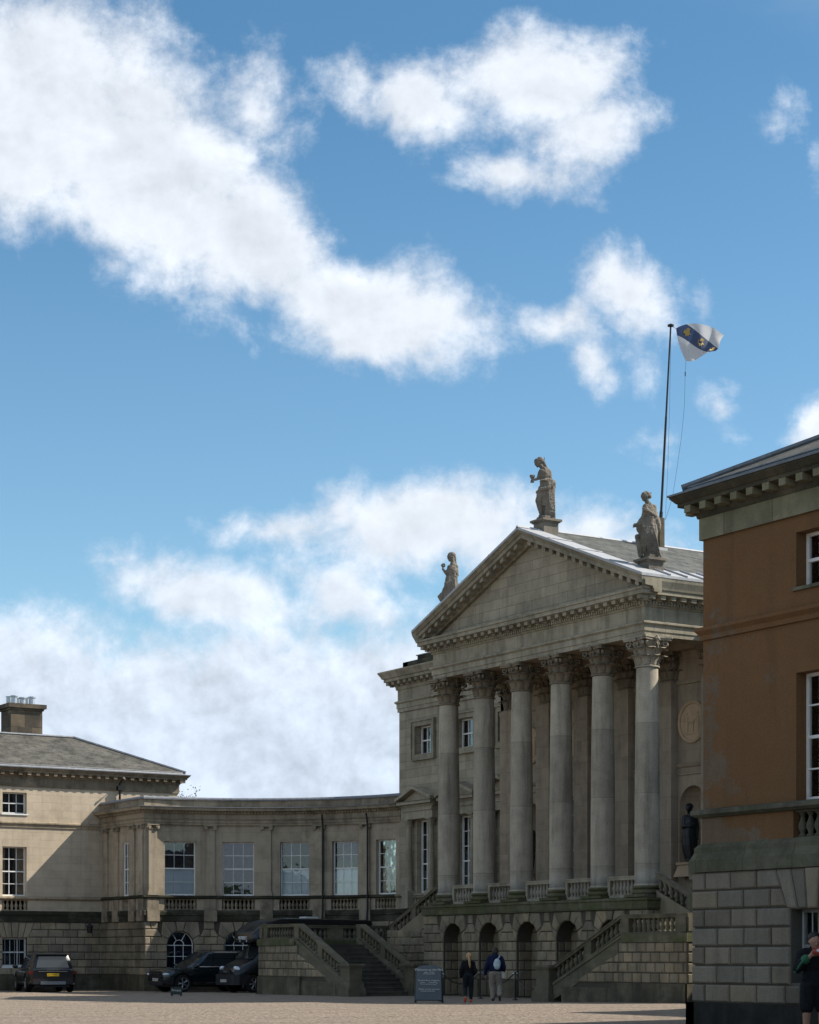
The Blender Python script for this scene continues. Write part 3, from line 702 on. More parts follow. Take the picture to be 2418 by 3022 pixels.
# ================================================================== pavilions
def pavilion(label, sx, x0, faces, mats, W=17., D=17.3, roofh=1.80, chimney=True, name='pavilion'):
    """sx=-1 for the far one on the left. x0 = inner wall; body runs outwards from it. y from -18.2 to -0.9"""
    y0, y1 = -18.2, -.9; X0, X1 = (x0, x0 + W * sx) if sx > 0 else (x0, x0 - W)
    root = thing(name, label, 'building', ((X0 + X1) / 2, (y0 + y1) / 2, 0))
    (a_wall, a_trim, a_rus, a_joint, a_band, a_plinth, a_frieze, a_corn, a_slate, a_lead, bal, balm) = mats
    xl, xr = min(X0, X1), max(X0, X1)
    sides = {'front': (PlaneM((xl, y0), (1, 0), (0, -1)), W), 'right': (PlaneM((xr, y0), (0, 1), (1, 0)), D),
             'back': (PlaneM((xr, y1), (-1, 0), (0, 1)), W), 'left': (PlaneM((xl, y1), (0, -1), (-1, 0)), D)}
    for sd, (M, L) in sides.items():
        cs = faces.get(sd)
        wid = 1.16; w1, w2, w3 = [], [], []
        if cs:
            for c in cs:
                a, b = c - wid / 2, c + wid / 2
                w1.append((a, b, 1.13, 2.42)); w2.append((a, b, 4.33, 6.58)); w3.append((a, b, 8.08, 9.05))
        rus = MB(); wall(rus, M, 0, L, -.1, 3.16, w1, .34, 40); rus.build('rustic_wall_backing', a_joint, root)
        if cs:
            rb = MB(); e_ = .11 if sx > 0 else 0; M_ = PlaneM((M.p[0] + M.n[0] * e_, M.p[1] + M.n[1] * e_), M.t, M.n)
            if e_:
                bk = MB(); wall(bk, M_, -e_, L + e_, -.1, 3.16, w1, .11, 40); bk.build('rustic_wall_backing', a_joint, root)
            rustic(rb, M_, -.05 - e_, L + .05 + e_, ZC, .72, w1, h=.05); rb.build('rustic_base', a_rus, root)
        else:
            rb = MB(); rb.mbox(M, 0, L, .74, 3.15, 0, .05); rb.build('rustic_base', a_rus, root)
        e_ = .11 if sx > 0 else 0; pl = MB(); pl.mbox(M, -.12 - e_, L + .12 + e_, -.1, .74, 0, .12 + e_); pl.build('plinth', a_plinth, root)
        bd = MB(); bd.prof(M, [(0, 3.15), (.09, 3.15), (.09, 3.45), (.13, 3.47), (.13, 3.60), (.05, 3.66), (0, 3.66)] if sx < 0 else [(0, 3.15), (.19, 3.15), (.19, 3.38), (.17, 3.40), (.12, 3.52), (.12, 3.60), (.05, 3.68), (0, 3.68)], 0, L, 1, 1, 1); bd.build('stone_band', a_band, root)
        gaps = [(c - .62, c + .62) for c in (cs or [])]
        dd = MB(); wall(dd, M, 0, L, 3.66, 4.18, [(a, b, 3.66, 4.16) for a, b in gaps], .3, 40, d=.03); dd.build('dado', a_wall, root)
        si = MB(); si.prof(M, [(0, 4.16), (.10, 4.17), (.17, 4.22), (.17, 4.30), (0, 4.335)], 0, L, 1, 1, 1); si.build('sill_course', a_trim, root)
        for a, b in gaps: balustrade(root, M, a, b, 3.66, 4.17, -.10, bal, balm, foot=.04, rail=.04, cap=.02, n=6, w=.18)
        up = MB(); wall(up, M, 0, L, 4.33, 9.35, w2 + w3, .30, 40); up.build('wall', a_wall, root)
        st = MB(); st.prof(M, [(0, 7.46), (.05, 7.47), (.05, 7.56), (.12, 7.64), (.12, 7.70), (0, 7.73)], 0, L, 1, 1, 1); st.build('string_course', a_wall if sx > 0 else a_trim, root)
        fz = MB(); fz.mbox(M, -.05, L + .05, 9.34, 9.74, 0, .06); fz.build('frieze', a_frieze, root)
        co = MB(); co.prof(M, [(0, 9.74), (.08, 9.74), (.11, 9.86), (.13, 9.94), (.34, 9.97), (.34, 10.03), (.37, 10.05), (.45, 10.14), (.45, 10.18), (0, 10.21)], 0, L, 1, 1, 1)
        k = int(L / .42)
        for i in range(k + 1):
            s = -.06 + (L + .12) * i / k; co.mbox(M, s - .085, s + .085, 9.84, 9.975, .05, .34, 1, 1)
        co.build('cornice', [a_corn, a_frieze], root)
        le = MB(); le.prof(M, [(.1, 10.19), (.48, 10.17), (.48, 10.205), (.30, 10.23), (.25, 10.34), (.1, 10.36)], 0, L, 1, 1, 1); le.build('gutter', a_lead, root)
        if cs:
            for i, c in enumerate(cs):
                a, b = c - wid / 2, c + wid / 2
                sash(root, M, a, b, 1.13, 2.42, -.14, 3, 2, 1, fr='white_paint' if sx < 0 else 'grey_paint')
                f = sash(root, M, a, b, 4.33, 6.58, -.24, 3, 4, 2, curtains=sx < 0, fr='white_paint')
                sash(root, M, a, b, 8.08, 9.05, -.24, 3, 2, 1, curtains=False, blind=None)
                ir = MB()
                for q in range(5): ir.mbox(M, a + .12 + q * .23, a + .14 + q * .23, 1.2, 2.38, -.06, -.045)
                ir.build('window_bars', 'grey_paint', root)
                sl2 = MB(); sl2.mbox(M, a - .05, b + .05, 1.05, 1.13, -.3, .07); sl2.build('window_sill', 'white_paint' if sx < 0 else a_trim, root)
                sl2 = MB(); sl2.mbox(M, a - .06, b + .06, 8.02, 8.08, -.28, .05); sl2.build('window_sill', 'white_paint' if sx < 0 else a_trim, root)
    # hipped roof with a flat lead top
    e = .28; k = 3.75; zr = 10.31; zt = zr + roofh
    o4 = [(xl - e, y0 - e), (xr + e, y0 - e), (xr + e, y1 + e), (xl - e, y1 + e)]; i4 = [(xl + k, y0 + k), (xr - k, y0 + k), (xr - k, y1 - k), (xl + k, y1 - k)]
    r = MB()
    for q in range(4):
        a, b = o4[q], o4[(q + 1) % 4]; c, d = i4[(q + 1) % 4], i4[q]
        L = math.hypot(b[0] - a[0], b[1] - a[1]); sl_ = math.hypot(k, roofh)
        r.add([(a[0], a[1], zr), (b[0], b[1], zr), (c[0], c[1], zt), (d[0], d[1], zt)], [[0, 1, 2, 3]], [[(0, 0), (L, 0), (L - k - e, sl_), (k + e, sl_)]])
    r.add([(p[0], p[1], zt) for p in i4], [[0, 1, 2, 3]])
    ro = r.build('roof', a_slate, root, recalc=True)
    hp = MB()
    for q in range(4):
        hp.tube([(o4[q][0], o4[q][1], zr + .02), (i4[q][0], i4[q][1], zt + .03)], .07, 6)
        hp.tube([(i4[q][0], i4[q][1], zt + .03), (i4[(q + 1) % 4][0], i4[(q + 1) % 4][1], zt + .03)], .07, 6)
    hp.build('hip_roll', a_lead, ro)
    return root
stone('pav_corn', (.30, .24, .165), (.35, .28, .195), bw=1.5, bh=3, dirt=.7, streak=.5, soot=.35)
PM = ('pav_ashlar', 'pav_trim', 'pav_rustic', 'rustic_joint', 'soot_band', 'plinth_stone', 'pav_corn', 'pav_corn', 'slate', 'lead', bal_pav, 'pav_trim')
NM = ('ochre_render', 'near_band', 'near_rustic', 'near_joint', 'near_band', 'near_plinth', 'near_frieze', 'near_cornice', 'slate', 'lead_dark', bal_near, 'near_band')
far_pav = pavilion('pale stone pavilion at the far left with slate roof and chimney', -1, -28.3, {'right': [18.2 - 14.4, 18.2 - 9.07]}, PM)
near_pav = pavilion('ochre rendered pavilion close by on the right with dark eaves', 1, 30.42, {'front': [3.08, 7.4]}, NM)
# chimney of the far pavilion, and its pipe and lantern
ch = MB(); ch.box(-34.3, -33, -7.45, -5.85, 11.6, 13.42); ch.box(-34.36, -32.94, -7.51, -5.79, 13.42, 13.52); ch.box(-34.46, -32.84, -7.61, -5.69, 13.52, 13.72)
cho = ch.build('chimney', 'chimney_stone', far_pav)
for i, (yy, hh) in enumerate([(-7.15, .42), (-6.72, .36), (-6.25, .42)]):
    p = MB(); p.lathe((-33.35, yy, 13.71), [(.15, 0), (.165, .05), (.15, .06), (.15, hh - .08), (.19, hh - .06), (.19, hh), (.14, hh)], 12); p.build('chimney_pot', 'pot_metal', cho, smooth=False)
    p = MB(); p.lathe((-34.0, yy, 13.71), [(.15, 0), (.15, hh), (.18, hh + .02)], 12); p.build('chimney_pot', 'pot_metal', cho)
dp = MB(); dp.tube([(-27.7, -3.94, 9.9), (-28.15, -3.94, 9.7), (-28.2, -3.94, 8.7)], .055, 8); dp.box(-28.28, -28.02, -4.09, -3.79, 9.35, 9.55); dp.build('downpipe', 'black_iron', far_pav)
lm = thing('wall_lantern', 'small dark lantern on a bracket in the corner beside the far pavilion', 'lantern', (-27.85, -5.6, 2.9))
a = MB(); a.tube([(-28.24, -5.6, 3.12), (-28.0, -5.6, 3.2), (-27.85, -5.6, 3.12)], .02, 6); a.build('bracket', 'black_iron', lm)
a = MB(); a.lathe((-27.85, -5.6, 2.66), [(.10, 0), (.15, .28), (.19, .30), (.06, .42), (.03, .46)], 6); a.build('lamp_case', 'black_iron', lm)

# ================================================================== curved wings
def ionic_cap(mb, M, s, z, d, w):
    mb.mbox(M, s - w / 2 - .03, s + w / 2 + .03, z - .22, z - .17, d - .1, d + .03)
    mb.mbox(M, s - w / 2 - .10, s + w / 2 + .10, z - .045, z, d - .1, d + .10)
    for q in (-1, 1):
        c = s + q * (w / 2 + .01); n = 10
        for (r0, dd) in ((.10, .085), (.05, .11)):
            P = [(c, z - .12, d + dd)] + [(c + r0 * math.cos(2 * PI * k / n), z - .12 + r0 * math.sin(2 * PI * k / n), d + dd) for k in range(n)] + [(c + r0 * math.cos(2 * PI * k / n), z - .12 + r0 * math.sin(2 * PI * k / n), d - .05) for k in range(n)]
            mb.addm(M, P, [[0, 1 + k, 1 + (k + 1) % n] for k in range(n)] + [[1 + k, 1 + (k + 1) % n, 1 + n + (k + 1) % n, 1 + n + k] for k in range(n)])
def wing(label, sx):
    Rr = 9.0; cx = -14.53; cy = -4.78
    MA = ArcM((cx, cy), Rr, sx); rad = Rr * PI / 180
    ME = PlaneM((-28.3, cy), (1, 0), (0, -1)) if sx > 0 else PlaneM((30.42, cy), (-1, 0), (0, -1))
    Le = 4.77 if sx > 0 else 6.89
    root = thing('curved_wing', label, 'building', (sx * -22, 1, 0))
    Lc = 80.2 * rad
    wins = [(6.0, 15.2), (22.9, 31.9), (39.5, 48.1), (55.2, 63.6), (70.0, 77.6)]
    wu = [(a * rad, b * rad, 4.33, 6.76) for a, b in wins]
    wl = [((a + b) / 2 * rad - .62, (a + b) / 2 * rad + .62, .55, 2.72, True) for a, b in wins]
    endw = [(2.34, 3.0, 4.33, 6.76)]
    for M, s0, s1, up, lo, e0, e1 in ((MA, 0, Lc, wu, wl, 0, 0), (ME, 0, Le, endw, [], 0, 1)):
        curved = M is MA; st = .35 if curved else 5
        sg = 44 if curved else 1
        # the outer corner is a miter: at A the two surfaces meet square
        m0 = (1 if curved else 0); m1 = (0 if curved else 1)
        b = MB(); wall(b, M, s0, s1, -.1, 3.16, lo, .32, st); b.build('rustic_wall_backing', 'rustic_joint', root)
        b = MB(); rustic(b, M, s0 - (.05 if curved else 0), s1 + (0 if curved else .05), ZC, .62, lo, h=.05, fan=.5); b.build('rustic_base', 'pav_rustic' if curved else 'rustic_stone', root)
        def run(name, pr, mt, ex0=m0, ex1=m1, dent=False):
            q = MB(); q.prof(M, pr, s0, s1, sg, ex0, ex1)
            if dent:
                n = int((s1 - s0) / .15)
                for i in range(n): q.mbox(M, s0 + (i + .2) * (s1 - s0) / n, s0 + (i + .75) * (s1 - s0) / n, 8.02, 8.10, .14, .25)
            return q.build(name, mt, root)
        if curved:
            xs = [0] + [v for o in lo for v in (o[0], o[1])] + [Lc]
            q = MB()
            for i in range(0, len(xs), 2):
                q = MB(); q.mbox(M, xs[i] - (.1 if i == 0 else 0), xs[i + 1], -.1, .74, 0, .10, 6); q.build('plinth', 'plinth_stone', root)
        else: run('plinth', [(0, -.1), (.1, -.1), (.1, .74), (0, .74)], 'plinth_stone')
        run('stone_band', [(0, 3.16), (.07, 3.16), (.07, 3.42), (.12, 3.44), (.12, 3.60), (.04, 3.67), (0, 3.67)], 'soot_band')
        gaps = [(o[0] - .03, o[1] + .03, 3.67, 4.17) for o in up]
        q = MB(); wall(q, M, s0, s1, 3.67, 4.18, gaps, .28, st, d=.03); q.build('dado', 'wing_ashlar', root)
        for g in gaps: balustrade(root, M, g[0], g[1], 3.67, 4.18, -.09, bal_wing, 'wing_trim', foot=.04, rail=.04, cap=.02, n=max(3, int((g[1] - g[0]) / .165)), w=.16, seg=6)
        run('sill_course', [(0, 4.17), (.10, 4.18), (.15, 4.23), (.15, 4.30), (0, 4.33)], 'soot_band')
        q = MB(); wall(q, M, s0, s1, 4.33, 7.52, up, .28, st); q.build('wall', 'wing_ashlar', root)
        run('entablature', [(0, 7.50), (.10, 7.50), (.10, 7.60), (.13, 7.61), (.13, 7.70), (.18, 7.76), (.12, 7.80), (.12, 8.0), (.16, 8.02), (.20, 8.08), (.30, 8.11), (.42, 8.14), (.44, 8.24), (.46, 8.27), (0, 8.30)], 'wing_trim', dent=True)
        q = run('lead_flashing', [(.05, 8.29), (.48, 8.26), (.485, 8.285), (.05, 8.33)], 'lead')
        run('parapet', [(0, 8.29), (.08, 8.29), (.08, 8.62), (-.35, 8.62), (-.35, 8.29)], 'wing_trim')
        run('parapet_cap', [(.06, 8.62), (.16, 8.62), (.16, 8.68), (.08, 8.75), (-.3, 8.77), (-.4, 8.68), (-.4, 8.62)], 'lead')
        # pilasters between the windows
        ps = [2.2, 19.3, 35.6, 51.4, 66.6] if curved else []
        pl = [a * rad for a in ps] if curved else [.55, 1.75, 3.55, 4.45]
        for s in pl:
            q = MB(); wv = .40
            q.mbox(M, s - wv / 2, s + wv / 2, 4.52, 7.30, 0, .08, 2); q.mbox(M, s - wv / 2 - .06, s + wv / 2 + .06, 4.33, 4.45, 0, .14, 2); q.mbox(M, s - wv / 2 - .03, s + wv / 2 + .03, 4.45, 4.52, 0, .11, 2)
            po = q.build('pilaster', 'wing_ashlar', root)
            q = MB(); ionic_cap(q, M, s, 7.50, .08, wv); q.build('capital', 'wing_trim', po)
            q = MB(); q.mbox(M, s - wv / 2 - .08, s + wv / 2 + .08, 3.67, 4.17, 0, .09, 2); q.mbox(M, s - wv / 2 - .1, s + wv / 2 + .1, 3.16, 3.67, 0, .15, 2); q.build('pedestal', 'wing_trim', po)
        for i, o in enumerate(up):
            if curved:
                bl = (4.4, 5.53)
                if i == 1: bl = None
                if i == 4: bl = (4.4, 5.5)
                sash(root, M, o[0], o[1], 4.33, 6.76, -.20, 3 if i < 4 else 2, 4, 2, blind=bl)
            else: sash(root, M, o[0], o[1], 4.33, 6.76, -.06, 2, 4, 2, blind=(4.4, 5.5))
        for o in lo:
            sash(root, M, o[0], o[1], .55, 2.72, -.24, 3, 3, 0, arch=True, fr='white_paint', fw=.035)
    # lead covered roof behind the parapet
    r = MB(); P = []; n = 20
    for i in range(n + 1):
        f = 80.2 * rad * i / n; P += [MA(f, 8.5, -.2), MA(f, 8.5, -4.5)]
    r.add(P, [[2 * i, 2 * i + 1, 2 * i + 3, 2 * i + 2] for i in range(n)])
    r.add([(ME.p[0], cy + .2, 8.5), (sx * -23.5, cy + .2, 8.5), (sx * -23.5, .4, 8.5), (ME.p[0], .4, 8.5)], [[0, 1, 2, 3]]); r.build('roof', 'lead', root)
    bk = MB()
    for i in range(n):
        f0, f1 = 80.2 * rad * i / n, 80.2 * rad * (i + 1) / n
        bk.add([MA(f0, -.1, -4.5), MA(f1, -.1, -4.5), MA(f1, 8.6, -4.5), MA(f0, 8.6, -4.5)], [[0, 1, 2, 3]])
    bk.build('back_wall', 'wing_ashlar', root)
    if sx > 0:
        for a in (52.8, 67.9):
            q = MB(); p0 = MA(a * rad, 8.0, .22)
            q.tube([MA(a * rad, 7.95, .3), MA(a * rad, 7.45, .2), MA(a * rad, 3.7, .2), MA(a * rad, 3.4, .24), MA(a * rad, .3, .2)], .042, 8); q.build('downpipe', 'black_iron', root)
    return root
wing('curved stone wing with tall sash windows joining the far pavilion to the portico block', 1)
wing('curved stone wing hidden behind the near ochre pavilion', -1)

# ================================================================== portico block
hall = thing('country_house', 'grey stone central block with a six column portico and pediment', 'mansion', (0, 6, 0))
XC = 16.17; YB = 26
MF = PlaneM((-XC, 4), (1, 0), (0, -1)); LF = 2 * XC
cx3 = [-14.12, -10.92, -7.78]; wx = cx3 + [-c for c in cx3]
q = MB()
lowo = [(c - .6 + XC, c + .6 + XC, 4.33, 7.46) for c in wx]; upo = [(c - .66 + XC, c + .66 + XC, 10.3, 11.52) for c in wx]
wall(q, MF, 0, LF, 3.66, 12.27, lowo + upo, .34, 50); q.build('wall', 'hall_ashlar', hall)
q = MB()
for M, L in ((PlaneM((-XC, YB), (0, -1), (-1, 0)), 22), (PlaneM((XC, 4), (0, 1), (1, 0)), 22), (PlaneM((XC, YB), (-1, 0), (0, 1)), LF)):
    wall(q, M, 0, L, -.1, 14.0, [], .3, 50)
q.build('side_wall', 'hall_ashlar', hall)
q = MB(); q.mbox(MF, 0, LF, -.1, 3.16, -.3, .0); q.build('rustic_wall_backing', 'rustic_joint', hall)
q = MB(); rustic(q, MF, 0, 9.3, ZC, .66, h=.05); rustic(q, MF, LF - 9.3, LF, ZC, .66, h=.05); q.build('rustic_base', 'rustic_stone', hall)
q = MB(); q.mbox(MF, 0, LF, -.1, .74, 0, .1); q.build('plinth', 'plinth_stone', hall)
q = MB(); q.prof(MF, [(0, 3.16), (.09, 3.16), (.09, 3.45), (.13, 3.47), (.13, 3.60), (.05, 3.67), (0, 3.67)], 0, LF, 1, 1, 1); q.build('stone_band', 'soot_band', hall)
q = MB(); q.prof(MF, [(0, 4.17), (.10, 4.18), (.15, 4.23), (.15, 4.30), (0, 4.33)], 0, 9.2, 1, 1, 0); q.prof(MF, [(0, 4.17), (.10, 4.18), (.15, 4.23), (.15, 4.30), (0, 4.33)], LF - 9.2, LF, 1, 0, 1); q.build('sill_course', 'hall_trim', hall)
# windows with their stone surrounds
for c in wx:
    s = c + XC
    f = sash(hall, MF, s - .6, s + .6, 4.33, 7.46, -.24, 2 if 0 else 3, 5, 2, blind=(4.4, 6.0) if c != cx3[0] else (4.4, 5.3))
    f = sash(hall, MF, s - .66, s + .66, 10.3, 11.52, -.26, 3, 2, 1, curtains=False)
    bq = MB(); bq.mbox(MF, s - .25, s + .63, 10.33, 11.5, -.42, -.40); bq.build('blind', 'blind', f)
    q = MB(); t = .2
    for (a, b, z0, z1) in ((s - .66 - t, s - .66, 10.3 - t, 11.52 + t), (s + .66, s + .66 + t, 10.3 - t, 11.52 + t), (s - .66, s + .66, 11.52, 11.52 + t), (s - .66, s + .66, 10.3 - t, 10.3)):
        q.mbox(MF, a, b, z0, z1, 0, .09)
    t = .06; e = .2
    for (a, b, z0, z1) in ((s - .66 - e - t, s - .66 - e, 10.3 - e - t, 11.52 + e + t), (s + .66 + e, s + .66 + e + t, 10.3 - e - t, 11.52 + e + t), (s - .86, s + .86, 11.52 + e, 11.52 + e + t), (s - .86, s + .86, 10.3 - e - t, 10.3 - e)):
        q.mbox(MF, a, b, z0, z1, 0, .14)
    q.build('window_surround', 'hall_trim', hall)
    # pedimented frame below: engaged columns, entablature, small pediment
    ae = MB(); zb = 7.50
    ae.mbox(MF, s - 1.16, s + 1.16, zb, zb + .34, 0, .36); ae.mbox(MF, s - 1.20, s + 1.20, zb + .34, zb + .40, 0, .42)
    ae.prof(MF, [(0, 8.02), (.38, 8.02), (.42, 8.10), (.58, 8.12), (.58, 8.22), (.62, 8.26), (0, 8.28)], s - 1.16, s + 1.16, 1, .35, .35)
    ae.mbox(MF, s - 1.12, s + 1.12, zb + .40, 8.02, 0, .34)
    aep = ae.build('window_aedicule', 'hall_trim', hall)
    pd = MB(); hw = 1.38; zp = 8.27; ap = 8.76; th = .13
    for sg in (-1, 1):
        P = [(s + sg * (hw + .04), zp, d) for d in (0, .64)] + [(s + sg * (hw + .04), zp + th, d) for d in (0, .64)] + [(s, ap, d) for d in (0, .64)] + [(s, ap + th, d) for d in (0, .64)]
        pd.addm(MF, P, [[0, 1, 5, 4], [2, 3, 7, 6], [1, 3, 7, 5], [0, 2, 6, 4], [0, 1, 3, 2], [4, 5, 7, 6]])
    pd.addm(MF, [(s - hw + .1, zp, .34), (s + hw - .1, zp, .34), (s, ap, .34)], [[0, 1, 2]])
    pd.build('small_pediment', 'hall_trim', aep)
    for sg in (-1, 1):
        cc = MB(); x, y, _ = MF(s + sg * .90, 0, .22)
        cc.box(x - .2, x + .2, y - .2, y + .2, 4.33, 4.42)
        cc.lathe((x, y, 0), [(.19, 4.42), (.19, 4.47), (.16, 4.50), (.17, 4.56), (.145, 4.58), (.142, 5.4), (.12, 7.15)], 14, cap=False)
        cc.lathe((x, y, 0), [(.125, 7.15), (.15, 7.17), (.13, 7.2), (.14, 7.26), (.19, 7.33), (.15, 7.35), (.2, 7.44), (.17, 7.46)], 10); cc.box(x - .2, x + .2, y - .2, y + .22, 7.45, 7.50)
        cc.build('engaged_column', 'hall_trim', aep)
        q = MB(); x, y, _ = MF(s + sg * .90, 0, .2); q.box(x - .24, x + .24, y - .24, y + .2, 3.66, 4.33); q.build('pedestal', 'hall_trim', aep)
    balustrade(hall, MF, s - .62, s + .62, 3.66, 4.17, .10, bal_wing, 'hall_trim', foot=.04, rail=.04, cap=.02, n=6, w=.16)

# ---- entablature of the block
ENT = [(0, 12.27), (.06, 12.27), (.06, 12.42), (.09, 12.43), (.09, 12.62), (.16, 12.68), (.16, 12.74), (.05, 12.78), (.05, 13.22), (.09, 13.24), (.12, 13.30), (0, 13.30)]
COR = [(0, 13.30), (.12, 13.30), (.12, 13.42), (.17, 13.46), (.17, 13.52), (.50, 13.60), (.50, 13.72), (.56, 13.74), (.62, 13.86), (.70, 13.98), (.70, 14.04), (0, 14.08)]
def mods(mb, M, a, b, zs=(13.46, 13.595), d=(.12, .44), sp=.46, w_=.20):
    n = max(1, int(round((b - a) / sp)))
    for i in range(n + 1):
        s = a + (b - a) * i / n; mb.mbox(M, s - w_ / 2, s + w_ / 2, zs[0], zs[1], d[0], d[1])
        mb.mbox(M, s - w_ / 2 + .02, s + w_ / 2 - .02, zs[0] - .06, zs[0], d[0], d[0] + .14)
def dents(mb, M, a, b, z0=13.31, z1=13.42, d0=.1, d1=.18, sp=.13):
    n = int((b - a) / sp)
    for i in range(n): mb.mbox(M, a + (i + .18) * sp, a + (i + .78) * sp, z0, z1, d0, d1)
MLs = PlaneM((-XC, YB), (0, -1), (-1, 0)); MRs = PlaneM((XC, 4), (0, 1), (1, 0))
q = MB(); q.prof(MF, ENT, 0, LF - 0, 1, 1, 1); q.build('entablature', 'hall_trim', hall)
q = MB(); q.prof(MF, COR, 0, XC - 6.95, 1, 1, 0); mods(q, MF, -.3, XC - 7.2); q.prof(MLs, COR, 0, 22, 1, 1, 1); mods(q, MLs, 0, 22); q.build('cornice', 'hall_trim', hall)
q = MB(); q.prof(MF, COR, XC + 6.95, LF, 1, 0, 1); q.prof(MRs, COR, 0, 22, 1, 1, 1); mods(q, MF, XC + 7.2, LF + .3); q.build('cornice', 'hall_trim', hall)
q = MB(); q.box(-XC + .1, XC - .1, 4.12, 4.5, 14.05, 14.46); q.box(-XC + .1, -XC + .5, 4.12, YB, 14.05, 14.46); q.box(XC - .5, XC - .1, 4.12, YB, 14.05, 14.46)
q.box(-15.15, -6.0, 4.3, 5.2, 14.46, 14.66); q.box(6.0, 15.15, 4.3, 5.2, 14.46, 14.66); q.build('parapet', 'soot_band', hall)
q = MB(); q.box(-15.2, -6.0, 4.25, 5.25, 14.66, 14.70); q.build('parapet_cap', 'lead', hall)
q = MB(); q.add([(-15.6, 4.6, 14.4), (15.6, 4.6, 14.4), (15.6, YB, 14.4), (-15.6, YB, 14.4), (-8, 14, 15.0), (8, 14, 15.0)], [[0, 1, 5, 4], [1, 2, 5], [2, 3, 4, 5], [3, 0, 4]]); q.build('main_roof', 'lead', hall)

# ---- portico
PX = 6.45; PF = -.40
# podium with its arcade
MP = PlaneM((-6.85, -.6), (1, 0), (0, -1)); LP = 13.7
ar = [(c - .655 + 6.85, c + .655 + 6.85, .12, 2.83, True) for c in (-4.86, -2.43, 0, 2.43, 4.86)]
q = MB(); wall(q, MP, 0, LP, -.1, 3.16, ar, .66, 50)
for sx in (-1, 1):
    Ms = PlaneM((sx * 6.85, -.6), (0, 1), (sx, 0)); wall(q, Ms, 0, 4.6, -.1, 3.5, [], .1, 50)
q.box(-6.8, 6.8, .06, .16, -.1, 3.1)
q.build('rustic_wall_backing', 'rustic_joint', hall)
q = MB(); rustic(q, MP, -.05, LP + .05, ZC, .60, ar, h=.05, fan=.45)
for sx in (-1, 1):
    Ms = PlaneM((sx * 6.85, -.6), (0, 1), (sx, 0)); rustic(q, Ms, -.05, 4.6, ZC, .6, h=.05)
ao = q.build('arcade', 'rustic_stone', hall)
for o in ar:
    q = MB(); Mb = PlaneM((-6.85, .06), (1, 0), (0, -1)); rustic(q, Mb, o[0] - .05, o[1] + .05, [.12] + ZC, .6, h=.03)
    for sx, xx in ((1, o[0]), (-1, o[1])):
        Mj = PlaneM((-6.85 + xx, -.6 if sx > 0 else -.6), (0, 1), (sx, 0)); rustic(q, Mj, 0.06, .64, [z for z in [.12] + ZC if z < 2.3], .55, h=.02)
    q.build('arch_recess', 'rustic_stone', ao)
q = MB()
e = [0] + [v for o in ar for v in (o[0], o[1])] + [LP]
for i in range(0, len(e), 2): q = MB(); q.mbox(MP, e[i] - (.1 if i == 0 else 0), e[i + 1] + (.1 if i == len(e) - 2 else 0), -.1, .74, 0, .09); q.build('plinth', 'plinth_stone', hall)
q = MB()
BP = [(0, 3.16), (.10, 3.17), (.10, 3.44), (.14, 3.46), (.14, 3.54), (-.3, 3.56)]
q.prof(MP, BP, 0, LP, 1, 1, 1)
for sx in (-1, 1):
    Ms = PlaneM((sx * 6.85, -.6), (0, 1), (sx, 0)); q.prof(Ms, BP, 0, 4.6, 1, 1, 0)
q.build('podium_band', 'moss_band', hall)
q = MB(); q.box(-6.6, 6.6, -.45, 4, 3.5, 3.57); q.build('portico_floor', 'step_stone', hall)
# back wall of the portico with niches
MW = PlaneM((-6.9, 3.0), (1, 0), (0, -1)); LW = 13.8
nic = [(c + 6.9 - .72, c + 6.9 + .72, 4.4, 7.55, True) for c in (-4.86, 4.86)]
dor = [(6.9 - .95, 6.9 + .95, 3.57, 8.0)] + [(c + 6.9 - .55, c + 6.9 + .55, 4.3, 7.6) for c in (-2.43, 2.43)]
q = MB(); wall(q, MW, 0, LW, 3.57, 12.3, nic + dor, .55, 50)
for o in nic:     # rounded niche
    c = (o[0] + o[1]) / 2; r = (o[1] - o[0]) / 2; zc = o[3] - r; n = 10
    for i in range(n):
        a0, a1 = PI * i / n, PI * (i + 1) / n
        p0, p1 = (c - r * math.cos(a0), -r * math.sin(a0)), (c - r * math.cos(a1), -r * math.sin(a1))
        q.addm(MW, [(p0[0], o[2], p0[1]), (p1[0], o[2], p1[1]), (p1[0], zc, p1[1]), (p0[0], zc, p0[1])], [[0, 1, 2, 3]])
        for j in range(6):
            b0, b1 = PI / 2 * j / 6, PI / 2 * (j + 1) / 6
            q.addm(MW, [(c - r * math.cos(a0) * math.cos(b), zc + r * math.sin(b), -r * math.sin(a0) * math.cos(b)) if 0 else (c - r * math.cos(a) * math.cos(b), zc + r * math.sin(b), -r * math.sin(a) * math.cos(b)) for (a, b) in ((a0, b0), (a1, b0), (a1, b1), (a0, b1))], [[0, 1, 2, 3]])
q.box(-6.9, -6.6, 3.0, 4.0, 3.57, 12.3); q.box(6.6, 6.9, 3.0, 4.0, 3.57, 12.3)
q.build('portico_back_wall', 'inner_stone', hall)
q = MB(); q.prof(MW, [(0, 7.93), (.05, 7.94), (.05, 8.18), (.10, 8.22), (.14, 8.31), (0, 8.34)], 0, LW, 1, 0, 0); q.prof(MW, [(0, 11.1), (.06, 11.12), (.08, 11.26), (0, 11.28)], 0, LW, 1); q.build('wall_string_course', 'inner_stone', hall)
q = MB(); q.mbox(MW, 6.9 - .93, 6.9 + .93, 3.57, 7.95, -.5, -.42); dq = q.build('door', 'wood_dark', hall)
q = MB()
for sg in (-1, 1): q.mbox(MW, 6.9 + sg * .47 - .36, 6.9 + sg * .47 + .36, 3.9, 5.6, -.42, -.39); q.mbox(MW, 6.9 + sg * .47 - .36, 6.9 + sg * .47 + .36, 5.8, 7.6, -.42, -.39)
q.build('door_panel', 'wood_dark', dq)
